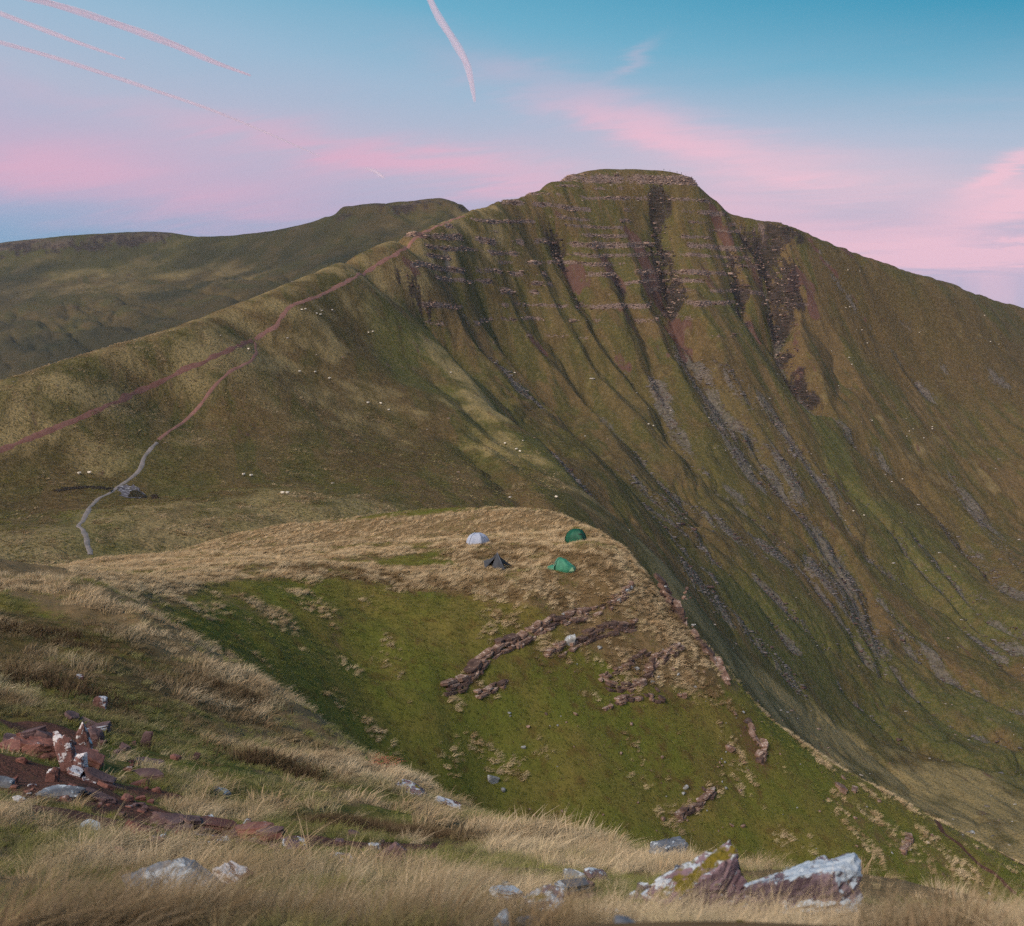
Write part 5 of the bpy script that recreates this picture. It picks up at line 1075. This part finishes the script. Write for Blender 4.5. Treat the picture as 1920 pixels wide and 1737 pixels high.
for lab, pl_ in FLOCK:
    for (a, b) in pl_:
        p = on_mz(a, b); o = bpy.data.objects.new('sheep', sheep_me); COL.objects.link(o)
        o.location = (p[0], p[1], p[2] + 0.12); o.rotation_euler = (0, 0, R_(rg.choice((0, 180)) + rg.uniform(-50, 50))); s = rg.uniform(1.0, 1.2); o.scale = (s, s, s)
        tag(o, lab, 'sheep', 'sheep grazing on the mountain')
m_coat, h, out = new_mat('walker_clothes'); oi = h.node('ShaderNodeObjectInfo').outputs['Random']; zz = h.node('ShaderNodeSeparateXYZ', _0=h.node('ShaderNodeTexCoord').outputs['Object']).outputs[2]
cc = h.mix(h.ss(zz, 0.84, 0.88), srgb(40, 42, 50), h.ramp(oi, [(0, srgb(120, 50, 46)), (0.35, srgb(50, 60, 90)), (0.7, srgb(60, 66, 60)), (1, srgb(40, 40, 46))])); cc = h.mix(h.ss(zz, 1.5, 1.53), cc, srgb(150, 112, 92)); cc = h.mix(h.ss(zz, 1.68, 1.70), cc, srgb(50, 40, 34))
bs = h.node('ShaderNodeBsdfPrincipled', Base__Color=cc, Roughness=0.9); h.l.new(bs.outputs[0], out.inputs['Surface'])
pv = [(0, 0, 0.95), (0, 0, 1.15), (0, 0, 1.38), (0, 0, 1.50), (0, 0.02, 1.62), (0, 0.02, 1.74), (0.1, 0, 0.86), (0.11, 0.02, 0.48), (0.11, 0, 0.06), (0.11, 0.14, 0.03), (-0.1, 0, 0.86), (-0.12, 0.05, 0.48), (-0.12, -0.04, 0.06), (-0.12, 0.1, 0.03), (0.19, 0, 1.40), (0.27, 0, 1.14), (0.25, 0.12, 0.92), (-0.19, 0, 1.40), (-0.27, 0, 1.14), (-0.25, 0.12, 0.92)]
pe_ = [(0, 1), (1, 2), (2, 3), (3, 4), (4, 5), (0, 6), (6, 7), (7, 8), (8, 9), (0, 10), (10, 11), (11, 12), (12, 13), (2, 14), (14, 15), (15, 16), (2, 17), (17, 18), (18, 19)]
pr = [0.15, 0.15, 0.16, 0.06, 0.1, 0.07, 0.09, 0.065, 0.045, 0.04, 0.09, 0.065, 0.045, 0.04, 0.07, 0.05, 0.04, 0.07, 0.05, 0.04]
walker_me = skinned('person', pv, pe_, pr, [m_coat])
for k, a in enumerate((1236, 1247, 1260, 1268, 1276, 1287)):
    r_ = np.linspace(960, 1060, 400); uu = (a - CU) / FPX; kx = r_ / math.hypot(uu, 1); zz_ = m_at(uu * kx, kx); j = int(np.argmax(zz_ / r_))
    o = bpy.data.objects.new('person', walker_me); COL.objects.link(o); o.location = (uu * kx[j], kx[j], zz_[j] - 0.05); o.rotation_euler = (0, 0, R_(k * 67)); o.scale = (1.15, 1.15, 1.15)
    tag(o, 'tiny walker standing on the summit edge against the sky', 'person', 'walkers on the summit')

# ------------------------------------------------------------------ vapour trails
m_c, h, out = new_mat('vapour'); nz_ = h.noise(h.node('ShaderNodeNewGeometry').outputs['Position'], 0.0035, 3, 0.6)
def sky_at(u, v, alt):
    x, y, z = P(u, v, 1.0); k = alt / z; return Vector((x * k, y * k, alt))
def contrail(pts, wpx, dens_, label, fade=1.0):
    fine = [tuple(float(q) for q in t_) for t_ in dens(pts, 6)]; vs, fs = [], []; n = 10; C = []
    for a, b, w_ in fine:
        p = sky_at(a, b, 9000.0); C.append((p, max(w_, 0.12) * wpx * 0.9 / FPX * p.length / 2))
    for sh in (1.0, 0.66):
        b0 = len(vs)
        for i, (p, rad) in enumerate(C):
            d = (C[min(i + 1, len(C) - 1)][0] - C[max(i - 1, 0)][0]).normalized(); a = Vector((0, 0, 1)).cross(d).normalized(); b = d.cross(a)
            for k in range(n):
                jit = sh * (1 + 0.08 * math.sin(i * 0.9 + k * 1.26 + sh * 9)); vs.append(tuple(p + rad * jit * (math.cos(2 * math.pi * k / n) * a + math.sin(2 * math.pi * k / n) * b)))
        for i in range(len(C) - 1):
            for k in range(n): fs.append((b0 + i * n + k, b0 + i * n + (k + 1) % n, b0 + (i + 1) * n + (k + 1) % n, b0 + (i + 1) * n + k))
    me = bpy.data.meshes.new('contrail'); me.from_pydata(vs, [], fs); me.update(); me.polygons.foreach_set('use_smooth', np.ones(len(fs), bool))
    m, hh, ot = new_mat('vapour_trail'); cp = hh.node('ShaderNodeNewGeometry').outputs['Position']; nn_ = hh.noise(cp, 0.0009, 3, 0.6)
    lit = hh.node('ShaderNodeMixShader', _0=0.5, _1=hh.node('ShaderNodeBsdfDiffuse', Color=(1.0, 0.82, 0.87)), _2=hh.node('ShaderNodeBsdfTranslucent', Color=(1.0, 0.82, 0.87)))  # white vapour tinted: the pink of the low sun is put into its colour
    mx_ = hh.node('ShaderNodeMixShader', _0=0.46 * dens_, _1=hh.node('ShaderNodeBsdfTransparent'), _2=lit)
    hh.l.new(mx_.outputs[0], ot.inputs['Surface']); me.materials.append(m)
    o = bpy.data.objects.new('contrail', me); COL.objects.link(o); return tag(o, label, 'contrail', 'vapour trails in the sky')
contrail([(30, -10, 1.0), (120, 14, 1.0), (220, 46, 1.1), (320, 82, 1.1), (400, 116, 0.8), (470, 142, 0.3)], 12, 0.9, 'uppermost of the three long pink vapour trails on the left')
contrail([(-30, 14, 1.0), (60, 48, 1.0), (140, 78, 0.9), (235, 111, 0.3)], 9, 0.8, 'shortest pink vapour trail, middle one of the three on the left')
contrail([(-30, 72, 1.0), (80, 102, 1.0), (200, 140, 1.0), (290, 170, 0.9), (400, 208, 0.7), (520, 258, 0.5), (600, 294, 0.25)], 8, 0.8, 'lowest and longest of the three pink vapour trails on the left')
contrail([(798, -20, 1.0), (820, 28, 1.1), (850, 75, 1.2), (874, 118, 1.1), (884, 155, 0.9), (890, 190, 0.4)], 13, 0.7, 'curved pink vapour trail falling from the top middle of the sky')
contrail([(684, 316, 0.3), (700, 320, 1.0), (712, 328, 1.0), (722, 335, 0.3)], 9, 0.5, 'short pink vapour scrap low above the flat-topped far peak')
# ------------------------------------------------------------------ bracken, heather bank
def mix_mat(name, a, b, tr=0.25):
    m, h, out = new_mat(name); n = h.noise(h.node('ShaderNodeNewGeometry').outputs['Position'], 14.0, 3, 0.7); c = h.mix(h.ss(n, 0.35, 0.65), a, b)
    mx = h.node('ShaderNodeMixShader', _0=tr, _1=h.node('ShaderNodeBsdfDiffuse', Color=c), _2=h.node('ShaderNodeBsdfTranslucent', Color=c)); h.l.new(mx.outputs[0], out.inputs['Surface']); return m
def fern(u, v, label, n, L, mat_a, mat_b, seed):
    rg = random.Random(seed); p = on_f(u, v); root = bpy.data.objects.new('bracken', None); COL.objects.link(root); root.location = p; tag(root, label, 'fern')
    for f in range(n):
        a = rg.uniform(0, 6.28); up = rg.uniform(0.35, 1.0); l = L * rg.uniform(0.6, 1.1); ox, oy = rg.uniform(-0.6, 0.6) * L, rg.uniform(-0.4, 0.4) * L; vs, fs = [], []
        d = Vector((math.cos(a), math.sin(a), 0)); s = Vector((-math.sin(a), math.cos(a), 0))
        for k in range(9):
            t = k / 8; c = Vector((ox, oy, 0)) + d * l * t + Vector((0, 0, 1)) * l * up * (t - 0.75 * t * t)
            wd = l * 0.28 * (1 - t) * (0.4 + min(1, t * 4) * 0.6)
            for sg in (-1, 1):
                i0 = len(vs); tip = c + s * sg * wd + d * wd * 0.35 - Vector((0, 0, wd * rg.uniform(0.1, 0.5)))
                vs += [tuple(c - d * l * 0.035), tuple(c + d * l * 0.045), tuple(tip)]; fs.append((i0, i0 + 1, i0 + 2))
        me = bpy.data.meshes.new('frond'); me.from_pydata(vs, [], fs); me.materials.append(mat_b if f % 6 == 0 else mat_a)
        o = bpy.data.objects.new('frond', me); COL.objects.link(o); o.parent = root
fern(711, 1437, 'clump of rusty orange bracken on the edge above the green hollow', 34, 0.42, mix_mat('rusty_frond', srgb(188, 128, 100), srgb(160, 100, 74)), mix_mat('green_frond', srgb(80, 120, 50), srgb(96, 110, 50)), 3)

# ------------------------------------------------------------------ scattering the grass
def clear(x, y):
    k = np.ones(len(x), bool)
    for (a, b, ra, rb) in KEEP_OUT: k &= ((x - a) / (ra * 1.15)) ** 2 + ((y - b + rb * 0.75 + 0.03) / (rb * 1.9 + 0.06)) ** 2 > 1
    return k
px, py, sc, ix = [], [], [], []
for (n, r0, r1, lo, hi, ids) in ((7500, 1.7, 5, 0.24, 0.56, (0, 0, 1, 1, 1, 2, 6)), (12000, 5, 11, 0.32, 0.66, (7, 7, 8, 8, 8, 0, 6)), (17000, 11, 24, 0.42, 0.85, (7, 8, 3, 4, 7)), (20000, 24, 58, 0.6, 1.1, (3, 4, 4, 3))):
    x, y = polar_pts(n, -130, 2050, r0, r1)
    px.append(x); py.append(y); sc.append(rng.uniform(lo, hi, n)); ix.append(rng.choice(ids, n))
for (n, u0, u1, r0, r1) in ((520, -130, 330, 1.9, 3.2), (700, 330, 2040, 2.1, 3.3)):
    x, y = polar_pts(n, u0, u1, r0, r1); px.append(x); py.append(y); sc.append(rng.uniform(0.42, 0.66, n) * (1.0 if u0 < 0 else 0.55)); ix.append(rng.choice((2, 0, 2, 1), n))
px, py, sc, ix = map(np.concatenate, (px, py, sc, ix)); extra = np.arange(len(px)) >= len(px) - 1220
fm = lambda A: bil(None, None, us4, rs4, A, px, py)
red_, dry_, br_ = fm(f_red), fm(f_dry), fm(f_brown)
cn = 0.7 * fbm(px / 0.5, py / 0.5, 3, 307) + 0.6 * fbm(px / 1.7, py / 1.7, 2, 309)
cn = np.where(extra, np.maximum(cn, 0.3), cn)
keep = clear(px, py) & (rng.uniform(size=len(px)) < 0.14 + 0.4 * (np.hypot(px, py) > 18) + 0.86 * sst(cn, -0.45, 0.45)) & (red_ + 0.35 * fbm(px * 1.5, py * 1.5, 2, 301) < 0.5) & (F_height(px, py) > S_height(px, py) - 1.5)
px, py, sc, ix, dry_, br_, cn = (a[keep] for a in (px, py, sc, ix, dry_, br_, cn))
tint, t_ = tint_of(px, py, 0.18 + dry_ * 0.55 + 0.3 * (np.hypot(px, py) < 3.3), br_ + 0.12 * fbm(px / 0.8, py / 0.8, 2, 315), np.where(np.hypot(px, py) < 12, 0.9, 2.4), 1.0)
gm = rng.uniform(size=len(px))[:, None] * 0.35; tint = tint * (1 - gm) + np.array(GREY)[None] * gm
sc = sc * (0.62 + 0.5 * t_) * np.clip(0.9 + 0.45 * cn, 0.45, 1.35)
sc = np.where((ix == 2) | (ix == 6), sc * 0.72, sc)
uq = CU + FPX * px / py; rq = np.hypot(px, py)
sc = sc * np.where((rq < 7) & (uq > 850), 0.72, 1.0)
for (a, b, ra, rb) in KEEP_OUT: sc = np.where(np.hypot(px - a, py - b + 0.3 * rb) < max(ra, rb) * 1.7 + 0.05, np.minimum(sc, 0.34 * np.maximum(1, rq / 9)), sc)
pz = F_height(px, py)
gn_scatter('grass_near', np.c_[px, py, pz - 0.01], normals(F_height, px, py, 0.15), sc, rng.normal(0, 0.8, len(px)) + np.where((ix == 1) | (ix == 8), rng.uniform(-3, 3, len(px)), 0), ix, tint, 'long wind-combed blond and green grass of the near hillside')

x1, y1 = polar_pts(36000, -100, 1320, 84, 165); x2, y2 = polar_pts(46000, 100, 2030, 58, 118); px, py = np.r_[x1, x2], np.r_[y1, y2]
sm = lambda A: bil(None, None, us3, rs3, A, px, py)
dry_, br_, red_ = sm(s_dry), sm(s_brown), sm(s_red)
pzs = S_height(px, py); keep = (red_ < 0.4) & (pzs > m_at(px, py) - 0.5)
for (a, b) in KEEP_TENT: keep &= np.hypot(px - a, py - b) > 0.75
tl = fbm(px / 3.2, py / 3.2, 3, 311)
keep &= (rng.uniform(size=len(px)) < 0.5 + 0.55 * sst(dry_ + tl * 0.8, 0.0, 0.6) + 0.4 * (dry_ < 0.3))
px, py, dry_, br_ = px[keep], py[keep], dry_[keep], br_[keep]; pzs = pzs[keep]
tint, t_ = tint_of(px, py, dry_ * 0.85 + 0.06, br_, 2.4, 0.7)
n = len(px); sc = rng.uniform(0.55, 1.0, n) * (0.8 + 0.22 * t_); ix = np.where(t_ > 0.5, rng.choice((5, 3, 5), n), rng.choice((4, 4, 3), n))
gn_scatter('grass_spur', np.c_[px, py, pzs - 0.03], normals(S_height, px, py, 0.4), sc, rng.uniform(-0.9, 0.9, n), ix, tint, 'blond tussock grass and short green turf of the camp spur')
# tussocks of the saddle and the ridge behind it
px, py = polar_pts(60000, -100, 1060, 205, 470)
mm = lambda A: bil(None, None, us, rs, A, px, py)
dry_, br_, gr_ = mm(M_attr['dry']), mm(M_attr['brown']), mm(M_attr['green']); pzm = m_at(px, py)
keep = (fbm(px / 5, py / 5, 3, 331) > -0.25) & (mm(face) < 0.4) & (pzm > S_height(px, py))
for ln_ in (TRACK, UP, LOW, LOW2, [(215, 917), (250, 925), (295, 936)]):
    d_, t_, s_ = polydist(px, py, [on_mz(a, b) for a, b in ln_]); keep &= d_ > 2.2
px, py, pzm, dry_, br_, gr_ = (a[keep] for a in (px, py, pzm, dry_, br_, gr_)); n = len(px)
tint, t_ = tint_of(px, py, 0.12 + dry_ * 0.6 - 0.2 * gr_, 0.25 + 0.5 * br_, 9.0, 0.5)
gn_scatter('grass_saddle', np.c_[px, py, pzm - 0.03], normals(m_at, px, py, 1.5), rng.uniform(0.9, 1.7, n) * (0.8 + 0.3 * t_), rng.uniform(-1.5, 1.5, n), rng.choice((4, 5, 4), n), tint * 0.8, 'tussock grass of the saddle and the ridge with the paths')
# heather along the peat bank
bx, by = [], []
for (a, b, wd, k) in ((790, 1566, 0.5, 260), (690, 1552, 0.3, 90), (620, 1545, 0.3, 80), (95, 1290, 1.3, 160), (520, 1442, 0.8, 120), (430, 1300, 1.2, 120), (60, 1185, 2.0, 140)):
    p = on_f(a, b); bx.append(p[0] + rng.normal(0, wd * 0.55, k)); by.append(p[1] + rng.normal(0, wd * 0.35, k))
bx, by = np.concatenate(bx), np.concatenate(by); n = len(bx); rr_ = np.hypot(bx, by)
gn_scatter('heather', np.c_[bx, by, F_height(bx, by)], normals(F_height, bx, by, 0.15), rng.uniform(0.5, 0.9, n) * np.where(rr_ < 14, 0.8, 1.2), rng.uniform(0, 6.28, n), np.where(rr_ < 14, 1, 4), lerp(srgb(74, 56, 46), srgb(112, 88, 70), rng.uniform(size=n)), 'dark brown heather clumps on the peat banks')


# ------------------------------------------------------------------ the evening air
bm = bmesh.new(); bmesh.ops.create_cube(bm, size=1.0)
me = bpy.data.meshes.new('haze'); bm.to_mesh(me); bm.free()
o = bpy.data.objects.new('haze', me); COL.objects.link(o); o.location = (0, 1480, -90); o.scale = (4600, 3100, 400)
m, h, out = new_mat('evening_air'); vp = h.node('ShaderNodeVolumePrincipled', Color=(0.80, 0.88, 1.0), Density=HAZE, Anisotropy=0.2); h.l.new(vp.outputs[0], out.inputs['Volume']); me.materials.append(m)
tag(o, 'thin blue evening haze filling the valley air', 'haze', kind='stuff')
